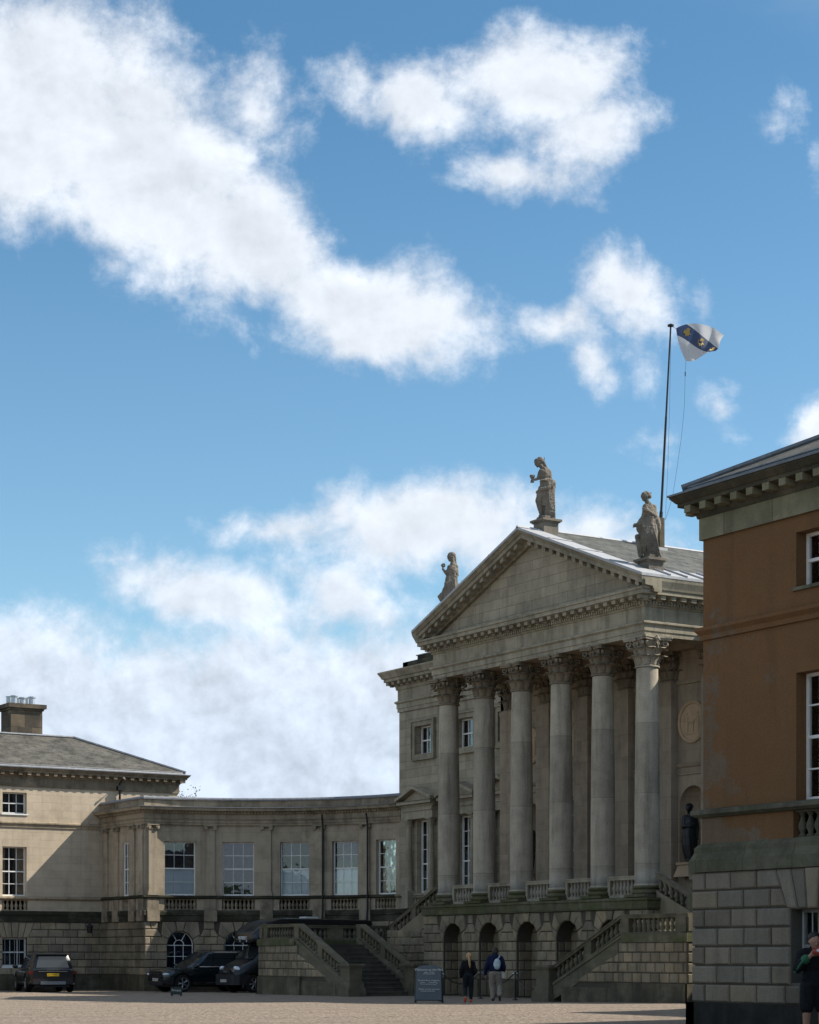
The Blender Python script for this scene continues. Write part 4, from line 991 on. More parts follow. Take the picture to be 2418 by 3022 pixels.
for o in dor[1:]: sash(hall, MW, o[0], o[1], o[2], o[3], -.3, 3, 5, 2)
# reliefs: round medallions over the niches, plain panels between
def figure_relief(mb, M, c, z, k):
    # two standing figures and a table in low relief
    for (dx, hh) in ((.28 * k, .75), (-.30 * k, .55)):
        for (a, b, r0, r1) in (((dx, -.38), (dx + .02, -.05), .07, .10), ((dx + .02, -.05), (dx, .15 * hh + .1), .10, .09), ((dx, .1), (dx - .22 * k, .05), .045, .03), ((dx, .27), (dx, .33), .07, .07)):
            P = []; n = 8
            for (p, r) in ((a, r0), (b, r1)):
                for i in range(n): P.append((c + p[0] + r * math.cos(2 * PI * i / n) * .8, z + p[1], .02 + max(0, r * math.sin(2 * PI * i / n)) * .6))
            mb.addm(M, P, [[i, (i + 1) % n, n + (i + 1) % n, n + i] for i in range(n)])
    mb.mbox(M, c - .42, c + .12, z - .02, z + .02, 0, .07); mb.mbox(M, c - .38, c - .33, z - .35, z, 0, .05); mb.mbox(M, c + .02, c + .07, z - .35, z, 0, .05); mb.mbox(M, c - .6, c + .6, z - .42, z - .38, 0, .05)
for k, c in ((1, 4.86), (-1, -4.86)):
    q = MB(); s = c + 6.9; n = 32; zc = 9.76; ra, rz = .75, .74
    ring = [(.0, 0), (.0, .07), (.05, .10), (.10, .06), (.10, 0)]
    P = [(s + (ra - g) * math.cos(2 * PI * i / n), zc + (rz - g) * math.sin(2 * PI * i / n), d) for i in range(n) for (g, d) in ring]
    q.addm(MW, P, [[i * 5 + j, i * 5 + j + 1, ((i + 1) % n) * 5 + j + 1, ((i + 1) % n) * 5 + j] for i in range(n) for j in range(4)])
    q.addm(MW, [(s + (ra - .1) * math.cos(2 * PI * i / n), zc + (rz - .1) * math.sin(2 * PI * i / n), .015) for i in range(n)], [list(range(n))])
    figure_relief(q, MW, s, zc, k); q.build('medallion', 'medal_stone', hall)
for c in (-2.43, 0, 2.43):
    q = MB(); s = c + 6.9
    q.mbox(MW, s - .62, s + .62, 9.2, 10.8, 0, .03)
    for (a, b, z0, z1) in ((s - .7, s - .62, 9.12, 10.88), (s + .62, s + .7, 9.12, 10.88), (s - .62, s + .62, 10.8, 10.88), (s - .62, s + .62, 9.12, 9.2)): q.mbox(MW, a, b, z0, z1, 0, .07)
    for i in range(9):     # swag
        t = -1 + 2 * i / 8; x, y, _ = MW(s + t * .5, 0, .05); q.ell((x, y, 10.1 + .35 * t * t), (.08, .05, .08), None, 8, 6)
    q.build('relief_panel', 'medal_stone', hall)

# ---- capitals
def leaf(mb, M, w0, w1, h, out, curl, thick=.02, ribs=True):
    # acanthus leaf rising from the bell and curling forward (local: x across, y outward, z up)
    n = 7; rows = []
    for i in range(n + 1):
        t = i / n
        z = h * (t if t < .8 else .8 + (t - .8) * .6 - (t - .8) ** 2 * 4.5); y = out * t ** 1.6 + (curl * ((t - .7) / .3) if t > .7 else 0)
        w_ = w0 + (w1 - w0) * math.sin(min(1, t * 1.15) * PI * .55)
        if t > .85: w_ *= 1 - (t - .85) * 3.2
        w_ *= 1 + (.16 if i % 2 else -.10)
        rows.append([(-w_, y - .02, z), (-w_ * .5, y + .015, z), (0, y + .035, z + .01), (w_ * .5, y + .015, z), (w_, y - .02, z)])
    P = [M @ Vector(p) for r in rows for p in r] + [M @ (Vector(p) + Vector((0, -thick, -thick * .5))) for r in rows for p in r]
    k = (n + 1) * 5; F = []
    for i in range(n):
        for j in range(4):
            a = i * 5 + j; F += [[a, a + 1, a + 6, a + 5], [k + a + 5, k + a + 6, k + a + 1, k + a]]
        F += [[i * 5, i * 5 + 5, k + i * 5 + 5, k + i * 5], [i * 5 + 4, k + i * 5 + 4, k + i * 5 + 9, i * 5 + 9]]
    F.append([n * 5 + j for j in range(5)] + [k + n * 5 + j for j in range(4, -1, -1)])
    mb.add(P, F)
def volute(mb, M, r=.1, w_=.07):
    # scroll in the local xz plane, growing from a stem
    pts = []
    for i in range(22):
        t = i / 21; a = PI * .5 + t * 2 * PI * 1.35; rr = r * (1 - .72 * t); pts.append((rr * math.cos(a), rr * math.sin(a)))
    pts = [(-.30, -.30), (-.24, -.12), (-.14, .03), (-.06, .09)] + pts
    P = []; n = len(pts)
    for i, (x, z) in enumerate(pts):
        a = pts[max(0, i - 1)]; b = pts[min(n - 1, i + 1)]; t = Vector((b[0] - a[0], b[1] - a[1])).normalized(); nx, nz = -t.y, t.x; g = .022 * (1 - .4 * i / n)
        ww = w_ * (.5 + .5 * min(1, i / 8))
        P += [(x + nx * g, -ww, z + nz * g), (x + nx * g, ww, z + nz * g), (x - nx * g, ww, z - nz * g), (x - nx * g, -ww, z - nz * g)]
    P = [M @ Vector(p) for p in P]
    F = [[i * 4 + j, i * 4 + (j + 1) % 4, i * 4 + 4 + (j + 1) % 4, i * 4 + 4 + j] for i in range(n - 1) for j in range(4)] + [[0, 3, 2, 1], [4 * n - 4, 4 * n - 3, 4 * n - 2, 4 * n - 1]]
    mb.add(P, F)
def capital_mesh(flat=False, H=1.03, r0=.365):
    m = MB()
    m.lathe((0, 0, 0), [(r0, 0), (r0 + .055, .02), (r0 + .055, .06), (r0, .09), (r0 - .005, .12), (r0 + .01, .5), (r0 + .06, .78), (r0 + .13, .9)], 20)
    for row, (z, h, ph, sc2) in enumerate(((.09, .38, 0, 1), (.30, .44, .5, 1.05))):
        for k in range(8):
            a = 2 * PI * (k + ph) / 8
            M = Matrix.Rotation(a, 4, 'Z') @ Matrix.Translation((0, r0 + .005, z)); leaf(m, M, .10 * sc2, .15 * sc2, h, .14 + .04 * row, .15)
    for k in range(4):
        a = PI / 4 + k * PI / 2
        for g in (-.10, .10):
            M = Matrix.Rotation(a + g, 4, 'Z') @ Matrix.Translation((r0 + .27, 0, .80)); volute(m, M, .10, .045)
        M = Matrix.Rotation(k * PI / 2 - PI / 2, 4, 'Z')     # inner scrolls and the flower
        for sg in (-1, 1):
            q = M @ Matrix.Translation((sg * .085, r0 + .10, .80)) @ Matrix.Rotation(0 if sg > 0 else PI, 4, 'Z'); volute(m, q @ Matrix.Scale(.7, 4), .085, .05)
        c = M @ Vector((0, r0 + .17, .945)); m.ell(c, (.09, .09, .085), None, 8, 6)
        for j in range(5): c2 = M @ Vector((.085 * math.cos(j * 1.256), r0 + .2, .945 + .075 * math.sin(j * 1.256))); m.ell(c2, (.04, .04, .04), None, 6, 4)
    # abacus with hollowed sides and cut corners
    for (z0, z1, R_) in ((.90, .97, .60), (.97, 1.03, .635)):
        pts = []
        for k in range(4):
            a = k * PI / 2; rot = Matrix.Rotation(a, 2)
            for t in (-1, -.6, -.2, .2, .6, 1): pts.append(rot @ Vector((R_ * (1 - .17 * (1 - t * t)) - .0, t * (R_ - .07))))
        n = len(pts); m.add([(p[0], p[1], z0) for p in pts] + [(p[0], p[1], z1) for p in pts], [list(range(n))[::-1], [n + i for i in range(n)]] + [[i, (i + 1) % n, n + (i + 1) % n, n + i] for i in range(n)])
    me = m.mesh('capital', (0, 0, 0), True); me.materials.append(MAT['capital_stone'])
    me.set_sharp_from_angle(angle=R(50)); return me
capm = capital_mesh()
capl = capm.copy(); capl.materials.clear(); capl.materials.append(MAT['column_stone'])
shaft = MB(); pr = []
for i in range(13):
    t = i / 12; r = .425 - .06 * (max(0, t - .25) / .75) ** 1.5; pr.append((r, 3.99 - 3.57 + (11.24 - 3.99) * t))
shaft.lathe((0, 0, 3.57), [(.455, .38), (.455, .42), (.43, .46)] + pr, 28, cap=False)
shm = shaft.mesh('shaft', (0, 0, 3.57), True)
for p in shm.polygons: p.use_smooth = True
shm.materials.append(MAT['column_stone'])
bs = MB(); bs.box(-.56, .56, -.56, .56, 0, .10)
tor = lambda z, h, r: [(r - h * .45 + h * .5 * math.sin(PI * i / 6), z + h * (1 - math.cos(PI * i / 6)) / 2) for i in range(7)]
bs.lathe((0, 0, 0), [(.45, .10)] + tor(.10, .13, .53) + [(.47, .235), (.445, .26), (.465, .285)] + tor(.285, .09, .495) + [(.46, .38), (.42, .42)], 28, cap=False)
bsm = bs.mesh('base', (0, 0, 0), True); bsm.materials.append(MAT['moss_band']); bsm.set_sharp_from_angle(angle=R(35))
for k in range(6):
    x = -6.075 + 2.43 * k
    c = bpy.data.objects.new('column', shm); COL.objects.link(c); c.parent = hall; c.location = Vector((x, 0, 3.57)) - hall.location
    c.rotation_euler.z = k * 1.1
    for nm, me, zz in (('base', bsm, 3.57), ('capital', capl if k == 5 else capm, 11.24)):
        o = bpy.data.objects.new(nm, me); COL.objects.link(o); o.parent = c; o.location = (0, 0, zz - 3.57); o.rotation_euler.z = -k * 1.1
    # pilaster behind
    q = MB(); q.box(x - .42, x + .42, 2.68, 3.0, 4.0, 11.24); q.box(x - .5, x + .5, 2.6, 3.0, 3.57, 3.85); q.box(x - .46, x + .46, 2.64, 3.0, 3.85, 4.0)
    po = q.build('pilaster', 'inner_stone', hall)
    o = bpy.data.objects.new('capital', capm); COL.objects.link(o); o.parent = po; o.location = Vector((x, 2.98, 11.24)) - hall.location; o.scale = (1.0, .72, 1.0)
# ---- beams, ceiling, cornice
q = MB(); hi = 13.24
q.box(-PX, PX, PF + .02, .40, 12.27, hi); q.box(-PX, -5.68, .40, 4, 12.27, hi); q.box(5.68, PX, .40, 4, 12.27, hi); q.box(-5.68, 5.68, 2.62, 3.0, 12.27, 12.7)
q.box(-5.68, 5.68, .40, 3.0, 12.66, 12.8)
for k in range(4): x = -3.645 + 2.43 * k; q.box(x - .25, x + .25, .4, 2.62, 12.35, 12.66)
q.build('portico_ceiling', 'inner_stone', hall)
M1 = PlaneM((-PX, PF), (1, 0), (0, -1)); M2 = PlaneM((PX, PF), (0, 1), (1, 0)); M3 = PlaneM((-PX, 4), (0, -1), (-1, 0)); L2 = 4 - PF
q = MB(); q.prof(M1, ENT, 0, 2 * PX, 1, 1, 1); q.prof(M2, ENT, 0, L2, 1, 1, 0); q.prof(M3, ENT, 0, L2, 1, 0, 1); q.build('portico_entablature', 'hall_trim', hall)
PC = [(0, 13.30), (.12, 13.30), (.12, 13.42), (.17, 13.46), (.17, 13.50), (.50, 13.58), (.50, 13.70), (.54, 13.73), (.54, 13.80), (0, 13.83)]
q = MB(); q.prof(M1, PC, 0, 2 * PX, 1, 1, 1); q.prof(M2, [p if p[0] < .5 or p[1] < 13.6 else p for p in PC[:-2]] + [(.56, 13.80), (.64, 14.0), (.66, 14.12), (.66, 14.16), (0, 14.16)], 0, L2, 1, 1, 0)
q.prof(M3, PC[:-2] + [(.56, 13.80), (.64, 14.0), (.66, 14.12), (.66, 14.16), (0, 14.16)], 0, L2, 1, 0, 1)
for M, L in ((M1, 2 * PX), (M2, L2), (M3, L2)):
    mods(q, M, 0 if M is not M1 else -.25, L if M is not M1 else L + .25, (13.44, 13.565), (.12, .44)); dents(q, M, -.1, L + .1, 13.30, 13.41, .11, .19)
q.build('portico_cornice', 'hall_trim', hall)
# pediment
hw = 7.0; zt0 = 13.84; za = 16.55
yF = PF
pdm = MB(); pdm.add([(-6.5, PF + .02, 13.8), (6.5, PF + .02, 13.8), (0, PF + .02, 16.4)], [[0, 1, 2]]); tymp = pdm.build('tympanum', 'hall_ashlar', hall)
rk = MB(); rm = rk
slope = (za - zt0) / hw; L = math.hypot(hw, za - zt0)
RK = [(0, 0), (.12, 0), (.12, .08), (.17, .12), (.17, .17), (.50, .20), (.50, .33), (.55, .35), (.60, .42), (.64, .46), (.64, .50), (-.2, .50), (-.2, 0)]
class RakeM:
    def __init__(s, sg): s.sg = sg
    def __call__(s, a, z, d):       # a = horizontal distance from the apex
        return (s.sg * a, yF - d, za - slope * a - .18 + z * 1.07)
for sg in (-1, 1):
    M = RakeM(sg); rk.prof(M, RK, 0, hw + .1, 1, 0, 0)
    n = 15
    for i in range(n):
        a = .42 + i * .44; rm.mbox(M, a - .10, a + .10, .05, .19, .12, .44)
rk.build('raking_cornice', 'hall_trim', hall)
# gable roof: slates, lead verge, lead gutters with rolls
RZ = za + .39; yb = 12.5; y0 = PF - .66; ew = 7.12; ez = RZ - slope * ew
q = MB(); lb = MB()
for sg in (-1, 1):
    def P3(a, y, dz=0): return (sg * a, y, RZ - slope * a + dz)
    g = 5.9
    q.add([P3(0, y0 + .95, .0), P3(g, y0 + .95, .0), P3(g, yb, .0), P3(0, yb, .0)], [[0, 1, 2, 3]], [[(0, 0), (0, -g), (yb, -g), (yb, 0)]])
    for (a0, a1, ya, yc, dz) in ((0, ew, y0, y0 + .97, .025), (g - .02, ew, y0 + .97, 4.0 - .0, .02)):
        T = [P3(a0, ya, dz), P3(a1, ya, dz), P3(a1, yc, dz), P3(a0, yc, dz)]; B = [(p[0], p[1], p[2] - .09) for p in T]
        lb.add(T + B, [[0, 1, 2, 3], [7, 6, 5, 4], [0, 4, 5, 1], [1, 5, 6, 2], [2, 6, 7, 3], [3, 7, 4, 0]])
    for k in range(5): lb.tube([P3(g, y0 + 1.2 + k * .72, .05), P3(ew, y0 + 1.2 + k * .72, .05)], .035, 6)
    for k in range(4): lb.tube([P3(.1 + k * 1.75, y0 + .02, .04), P3(.1 + k * 1.75 + .15, y0 + .95, .04)], .025, 6)
rf = q.build('portico_roof', 'hall_slate', hall)
lb.tube([(0, y0, RZ + .02), (0, yb, RZ + .02)], .06, 8); lb.build('lead_flashing', 'lead_bright', rf)
# balustrades between the columns and at the sides
MBl = PlaneM((0, -.05), (1, 0), (0, -1))
for k in range(5):
    x = -6.075 + 2.43 * k
    balustrade(hall, MBl, x + .44, x + 1.99, 3.56, 4.31, 0, bal_hall, 'hall_trim', 'hall_trim', foot=.11, rail=.13, n=8, w=.24, pier=((x + .44, x + .58),))
for sx in (-1, 1):
    Ms = PlaneM((sx * 6.5, 0), (0, 1), (sx, 0)); balustrade(hall, Ms, 1.55, 3.0, 3.56, 4.31, 0, bal_hall, 'hall_trim', 'hall_trim', n=7, w=.24)

# ================================================================== outside stairs
def stair(sx, label):
    root = thing('outdoor_staircase', label, 'staircase', (sx * 10.5, -2, 0))
    X = lambda x: x
    MX = lambda y: PlaneM((0, y), (sx, 0), (0, -1))
    x0, xt, x1 = 6.35, 10.2, 13.42; yf, yb_ = -4.4, -1.25; zl = 2.06; n = 12
    yu0, yu1 = -.12, 1.7
    # landing block
    q = MB()
    zs = [.78 + .31 * i for i in range(5)]
    Mf = MX(yf); Mo = PlaneM((sx * x1, yf), (0, 1), (sx, 0)); Mb = PlaneM((sx * x1, 2.0), (-sx, 0), (0, 1))
    back = MB(); back.box(min(sx * (xt - .1), sx * x1), max(sx * (xt - .1), sx * x1), yf, 2.0, -.1, 2.05)
    zbot = lambda x: .42 + (x - 6.9) * (1.72 - .42) / (xt - 6.9)      # underside of the stringer
    P = [(7.2, -.1), (xt, -.1), (xt, 1.72), (7.2, .52)]
    for ya, ybk in ((yf + .03, yf + .3), (yb_ - .3, yb_ - .03)):
        back.mbox(MX(0), 7.2, xt, -.1, .5, -ybk, -ya)
        back.addm(MX(0), [(a, z, -d) for d in (ya, ybk) for a, z in [(7.2, .5), (xt, .5), (xt, 1.74), (7.2, .54)]], [[0, 1, 2, 3], [7, 6, 5, 4], [0, 4, 5, 1], [2, 6, 7, 3], [1, 5, 6, 2], [0, 3, 7, 4]])
    back.build('rustic_wall_backing', 'rustic_joint', root)
    # rusticated facing, clipped under the raking stringer
    for M_, a0, a1, clip in ((Mf, xt, x1, False), (Mo, 0, 6.4, False), (Mf, 7.5, xt, True), (MX(-.12), 6.95, xt + .2, 'up')):
        for i in range(4 if clip != 'up' else 6):
            za, zb = (.78 + .31 * i, .78 + .31 * (i + 1)); bw = .44
            x = a0 - (0 if i % 2 else bw / 2)
            while x < a1 - .01:
                l, r = max(x, a0), min(x + bw, a1)
                if clip is True:
                    lim = lambda v: zbot(v) - .02
                    zl_, zr_ = min(zb, lim(l)), min(zb, lim(r))
                    if zr_ <= za + .04: x += bw; continue
                    if zl_ < za + .03:
                        xx = l + (za + .03 - zl_) / max(1e-6, (zr_ - zl_)) * (r - l) if zr_ > zl_ else l
                        l = min(max(l, xx), r - .05); zl_ = max(za + .03, min(zb, lim(l)))
                    block(q, M_, [(l, za), (r, za), (r, zr_), (l, zl_)], -.02, .045)
                elif r - l > .08: block(q, M_, [(l, za), (r, za), (r, zb), (l, zb)], -.01 if clip != 'up' else .0, .045)
                x += bw
        q.build('rustic_facing', 'rustic_stone', root); q = MB()
    q = MB(); q.mbox(Mf, xt - .3, x1 + .08, -.1, .78, -.02, .07); q.mbox(Mo, -.07, 6.4, -.1, .78, 0, .07); q.mbox(Mf, 7.2, xt - .3, -.1, .62, -.2, .0); q.build('plinth', 'plinth_stone', root)
    q = MB(); q.mbox(Mf, xt + .15, x1 + .06, 2.02, 2.27, -.3, .06); q.mbox(Mo, -.06 + .36, 6.4, 2.02, 2.27, -.3, .06); q.build('landing_band', 'moss_band', root)
    q = MB(); q.box(min(sx * xt, sx * x1), max(sx * xt, sx * x1), yf + .2, 1.9, 2.0, zl); q.build('landing', 'step_stone', root)
    # lower flight
    q = MB(); rise = (zl - .08) / n; run = (xt - x0 + .1) / n
    for i in range(n):
        a = x0 - .15 + i * run; q.box(min(sx * a, sx * (xt + .05)), max(sx * a, sx * (xt + .05)), yf + .32, yb_ - .30, .08 + i * rise - (.3 if i == 0 else .0), .08 + (i + 1) * rise - .045)
        q.box(min(sx * (a - .03), sx * (a + run)), max(sx * (a - .03), sx * (a + run)), yf + .32, yb_ - .30, .08 + (i + 1) * rise - .045, .08 + (i + 1) * rise)
    q.build('steps', 'step_stone', root)
    sl = lambda x: 0 if x >= xt else (x - xt) * (1.57 / 3.5)
    for yy in (yf + .17, yb_ - .15):
        M = MX(yy)
        q = MB(); P = []
        xa = 6.75
        for x in (xa, xt + .25):
            for z in ((1.74 if 1 else 0) + sl(x), 2.32 + sl(x)):
                for d in (-.15, .16): P.append((x, z, d))
        q.addm(M, P, [[0, 1, 3, 2], [4, 6, 7, 5], [0, 4, 5, 1], [2, 3, 7, 6], [0, 2, 6, 4], [1, 5, 7, 3]])
        P = []
        for x in (xa, xt + .2):
            for z in (2.20 + sl(x), 2.29 + sl(x)):
                for d in (-.17, .19): P.append((x, z, d))
        q.addm(M, P, [[0, 1, 3, 2], [4, 6, 7, 5], [0, 4, 5, 1], [2, 3, 7, 6], [0, 2, 6, 4], [1, 5, 7, 3]])
        q.build('stringer', 'stair_stone', root)
        balustrade(root, M, xa, xt, 2.27, 2.87, 0, bal_stair, 'stair_stone', n=15, foot=.05, rail=.12, w=.26, slope=sl, pier=((8.35, 8.7),), seg=1)
        # newel
        q = MB(); x = 6.3
        q.mbox(M, 5.86, 6.78, -.1, .38, -.38, .38); q.mbox(M, 5.92, 6.72, .38, .62, -.32, .32); q.mbox(M, 5.98, 6.66, .62, 1.17, -.27, .27); q.mbox(M, 5.92, 6.72, 1.17, 1.23, -.31, .31); q.mbox(M, 5.88, 6.76, 1.23, 1.31, -.35, .35)
        q.build('newel_post', 'stair_stone', root)
    # landing balustrades
    balustrade(root, MX(yf + .17), xt, x1 - .02, 2.27, 2.87, 0, bal_stair, 'stair_stone', n=14, foot=.06, rail=.12, w=.26, pier=((xt, xt + .38), (x1 - .62, x1)))
    balustrade(root, PlaneM((sx * (x1 - .17), 0), (0, 1), (sx, 0)), yf + .3, 2.0, 2.27, 2.87, 0, bal_stair, 'stair_stone', n=26, foot=.06, rail=.12, w=.26, pier=((yf, yf + .45), (-2.9, -2.2), (-1.25, -.6), (1.55, 2.0)))
    balustrade(root, MX(yb_ - .15), xt, xt + .35, 2.27, 2.87, 0, bal_stair, 'stair_stone', n=0, foot=.06, rail=.12, w=.26, pier=((xt, xt + .35),))
    # upper flight
    n2 = 9; xa, xb = 6.85, xt + .05; rise = (3.57 - zl) / n2; run = (xb - xa) / n2
    q = MB()
    for i in range(n2):
        a = xb - i * run; q.box(min(sx * xa, sx * a), max(sx * xa, sx * a), yu0 + .25, yu1 - .2, zl + i * rise - .3, zl + (i + 1) * rise)
    q.box(min(sx * xa, sx * xb), max(sx * xa, sx * xb), yu0 + .12, yu1 - .12, -.1, 1.5)
    q.build('upper_steps', 'step_stone', root)
    su = lambda x: (xt - x) * (1.42 / 3.35)
    for yy in (yu0 + .1, yu1 - .1):
        M = MX(yy); q = MB(); P = []
        for x in (xa - .1, xt + .1):
            for z in (1.62 + su(x), 2.32 + su(x)):
                for d in (-.12, .13): P.append((x, z, d))
        q.addm(M, P, [[0, 1, 3, 2], [4, 6, 7, 5], [0, 4, 5, 1], [2, 3, 7, 6], [0, 2, 6, 4], [1, 5, 7, 3]])
        q.mbox(M, xa, xt, -.1, 1.64, -.1, .08)
        P = [(x, z, d) for x, z in ((xa, 1.64), (xt, 1.64), (xa, 1.64 + su(xa))) for d in (-.1, .08)]
        q.addm(M, P, [[0, 2, 4], [1, 5, 3], [0, 1, 3, 2], [2, 3, 5, 4], [0, 4, 5, 1]])
        q.build('upper_stringer', 'rustic_stone', root)
        balustrade(root, M, xa - .15, xt + .05, 2.27, 2.86, 0, bal_stair, 'stair_stone', n=13, foot=.05, rail=.12, w=.24, slope=su, pier=((8.3, 8.6), (xt - .25, xt + .05)))
    return root
stair(-1, 'left hand stone staircase with a clear view up its steps')
stair(1, 'right hand stone staircase beside the ochre pavilion, sunlit on its outer pier')

# ================================================================== figures
def at(px, Y, z=0):      # a point on the ground ray through a column of the picture at distance Y
    p = Vector((CAM[0], CAM[1], 0)) + XR * ((px - 1209) / 6000 * Y) + YF * Y; return Vector((p.x, p.y, z))
VROT = math.atan2(C_, S_)    # local x = picture right, local y = away from the viewer
def robe(mb, rings, n=40):
    """draped mass: rings of (cx, cy, z, rx, ry, fold depth, fold count, phase)"""
    P = []; F = []
    for (cx, cy, z, rx, ry, am, nf, ph) in rings:
        for k in range(n):
            a = 2 * PI * k / n; f = 1 + am * (math.sin(nf * a + ph) + .5 * math.sin((nf * 1.7) // 1 * a + ph * 2))
            P.append((cx + rx * f * math.cos(a), cy + ry * f * math.sin(a), z))
    m = len(rings)
    for i in range(m - 1):
        for k in range(n): F.append([i * n + k, i * n + (k + 1) % n, (i + 1) * n + (k + 1) % n, (i + 1) * n + k])
    F.append(list(range(n))[::-1]); F.append([(m - 1) * n + k for k in range(n)]); mb.add(P, F)
def face(mb, c, r, tilt=0, yaw=0, k=1.0):
    """head with brow, nose, chin, ears; faces local -y before yaw"""
    Mx = Matrix.Rotation(yaw, 3, 'Z') @ Matrix.Rotation(tilt, 3, 'X')
    c = Vector(c); q = lambda x, y, z: c + Mx @ Vector((x * r, y * r, z * r))
    mb.ell(c, (r * .80, r * .95, r * 1.02), Mx); mb.ell(q(0, -.28, -.55), (r * .55, r * .60, r * .62), Mx)
    mb.cap(q(0, -.90, .05), q(0, -1.08, -.28), r * .08, r * .14, 6); mb.ell(q(0, -.82, -.58), (r * .24, r * .12, r * .09), Mx, 8, 6)
    mb.ell(q(0, -.78, .24), (r * .5, r * .18, r * .12), Mx, 8, 6); mb.ell(q(0, -.70, -.98), (r * .25, r * .22, r * .2), Mx, 8, 6)
    for s in (-1, 1):
        mb.ell(q(s * .80, .05, -.15), (r * .10, r * .18, r * .26), Mx, 8, 6); mb.ell(q(s * .34, -.72, .02), (r * .13, r * .10, r * .09), Mx, 8, 6)
def hand(mb, w_, d, up, s=1.0, curl=.5, side=1):
    """palm, four fingers of unequal length with a bend each, and a thumb from the side of the palm"""
    w_ = Vector(w_); d = Vector(d).normalized(); up = Vector(up).normalized(); sd = d.cross(up).normalized()
    for t in (-.028, -.010, .010, .028): mb.cap(w_ + sd * t * s * .6, w_ + d * .085 * s + sd * t * s, .016 * s, .014 * s, 7)
    for i, (t, L) in enumerate(((-.030, .062), (-.010, .075), (.011, .070), (.031, .054))):
        b = w_ + d * .085 * s + sd * t * s; m = b + (d * math.cos(curl * .6) + up * -math.sin(curl * .6)) * L * .5 * s; e = m + (d * math.cos(curl * 1.7) + up * -math.sin(curl * 1.7)) * L * .5 * s
        mb.cap(b, m, .0105 * s, .0095 * s, 7); mb.cap(m, e, .0095 * s, .008 * s, 7)
    b = w_ + d * .02 * s + sd * side * .035 * s; m = b + (d * .6 + sd * side * .7 - up * .3).normalized() * .04 * s
    mb.cap(b, m, .014 * s, .011 * s, 7); mb.cap(m, m + (d * .9 + sd * side * .2 - up * .3).normalized() * .034 * s, .011 * s, .009 * s, 7)

def statue(label, loc, rot=VROT): return thing('statue', label, 'statue', loc, rot, 'stone figures on the pediment')
def pedestal(parent, w_, h, z0=0, m='statue_stone'):
    q = MB(); q.box(-w_ / 2, w_ / 2, -w_ / 2, w_ / 2, z0 - .5, z0 + h - .12); a = w_ / 2 + .05; q.box(-a, a, -a, a, z0 + h - .12, z0 + h - .08); a = w_ / 2 + .10; q.box(-a, a, -a, a, z0 + h - .08, z0 + h)
    a = w_ / 2 - .06; q.box(-a, a, -a * .9, a * .9, z0 + h, z0 + h + .12)
    o = q.build('pedestal', m, parent, local=True); o.rotation_euler.z = -VROT; return o
# the figure with the cup, on the apex
s1 = statue('weathered stone figure with bowed head holding out a cup, on the peak of the pediment', (0, .22, 16.9))
pedestal(s1, .64, .44); b = MB(); z0 = .54
def zz(p): return (p[0], p[1], p[2] + z0)
face(b, zz((-.30, -.02, 2.00)), .145, .55, -1.2); b.ell(zz((-.22, .03, 2.06)), (.15, .16, .14)); b.chain([zz(p) for p in ((-.12, .04, 2.04), (-.03, .05, 1.88), (.05, .05, 1.72))], (.08, .06, .07))
b.chain([zz(p) for p in ((-.24, 0, 1.93), (-.14, .02, 1.80), (-.04, .02, 1.70))], (.075, .08, .11))
b.ell(zz((-.02, .08, .55)), (.20, .06, .5)); b.cap(zz((-.18, -.02, 1.66)), zz((.09, .04, 1.66)), .095, .11); b.ell(zz((-.06, .01, 1.52)), (.22, .16, .24)); b.ell(zz((-.05, .02, 1.28)), (.18, .14, .22)); b.ell(zz((-.04, .02, 1.02)), (.25, .19, .22))
b.chain([zz(p) for p in ((.12, .03, 1.63), (.16, -.05, 1.36), (-.04, -.17, 1.32))], (.085, .07, .05)); hand(b, zz((-.04, -.17, 1.32)), (-1, -.1, 0), (0, -.3, 1), 1.4)
b.chain([zz(p) for p in ((-.22, -.03, 1.62), (-.29, -.05, 1.40), (-.42, -.04, 1.36))], (.075, .06, .045)); hand(b, zz((-.40, -.04, 1.35)), (-1, 0, .1), (0, 0, 1), 1.3, .9)
b.chain([zz(p) for p in ((-.16, 0, .95), (-.29, -.05, .60), (-.17, .04, .10), (-.23, -.06, .03))], (.155, .105, .065, .05))
robe(b, [(.12, .02, z0 + z, rx, ry, .055, 7, .4 + z) for z, rx, ry in ((.0, .19, .19), (.25, .17, .18), (.6, .18, .19), (.95, .20, .2), (1.15, .22, .2), (1.34, .20, .16), (1.40, .10, .1))])
robe(b, [(.0, .05, z0 + z, rx, ry, .05, 5, 1.4) for z, rx, ry in ((.42, .16, .14), (.7, .24, .18), (.95, .30, .2), (1.12, .24, .18))])
b.chain([zz(p) for p in ((-.33, -.02, .90), (-.22, -.16, .98), (.06, -.2, 1.02), (.3, -.1, 1.22))], (.05, .06, .07, .06))
for k in range(5): b.chain([zz((.06 + k * .05, -.17 + .02 * k, 1.15 - k * .04)), zz((.10 + k * .05, -.19 + .02 * k, .7)), zz((.13 + k * .045, -.19, .06 - .02 * k))], (.03, .022, .03), 6)
remesh(b, 'figure', 'statue_stone', s1, .017, 1, disp=.035)
c = MB(); c.lathe((-.50, -.05, z0 + 1.26), [(.075, 0), (.07, .03), (.025, .07), (.03, .11), (.085, .17), (.10, .26), (.085, .26)], 12); c.build('cup', 'statue_stone', s1, smooth=True, local=True)
c = MB(); c.tube([(-.06, .1, z0 + 1.85), (-.055, .1, z0 + 2.2)], .012, 6); c.build('iron_pin', 'black_iron', s1, local=True)
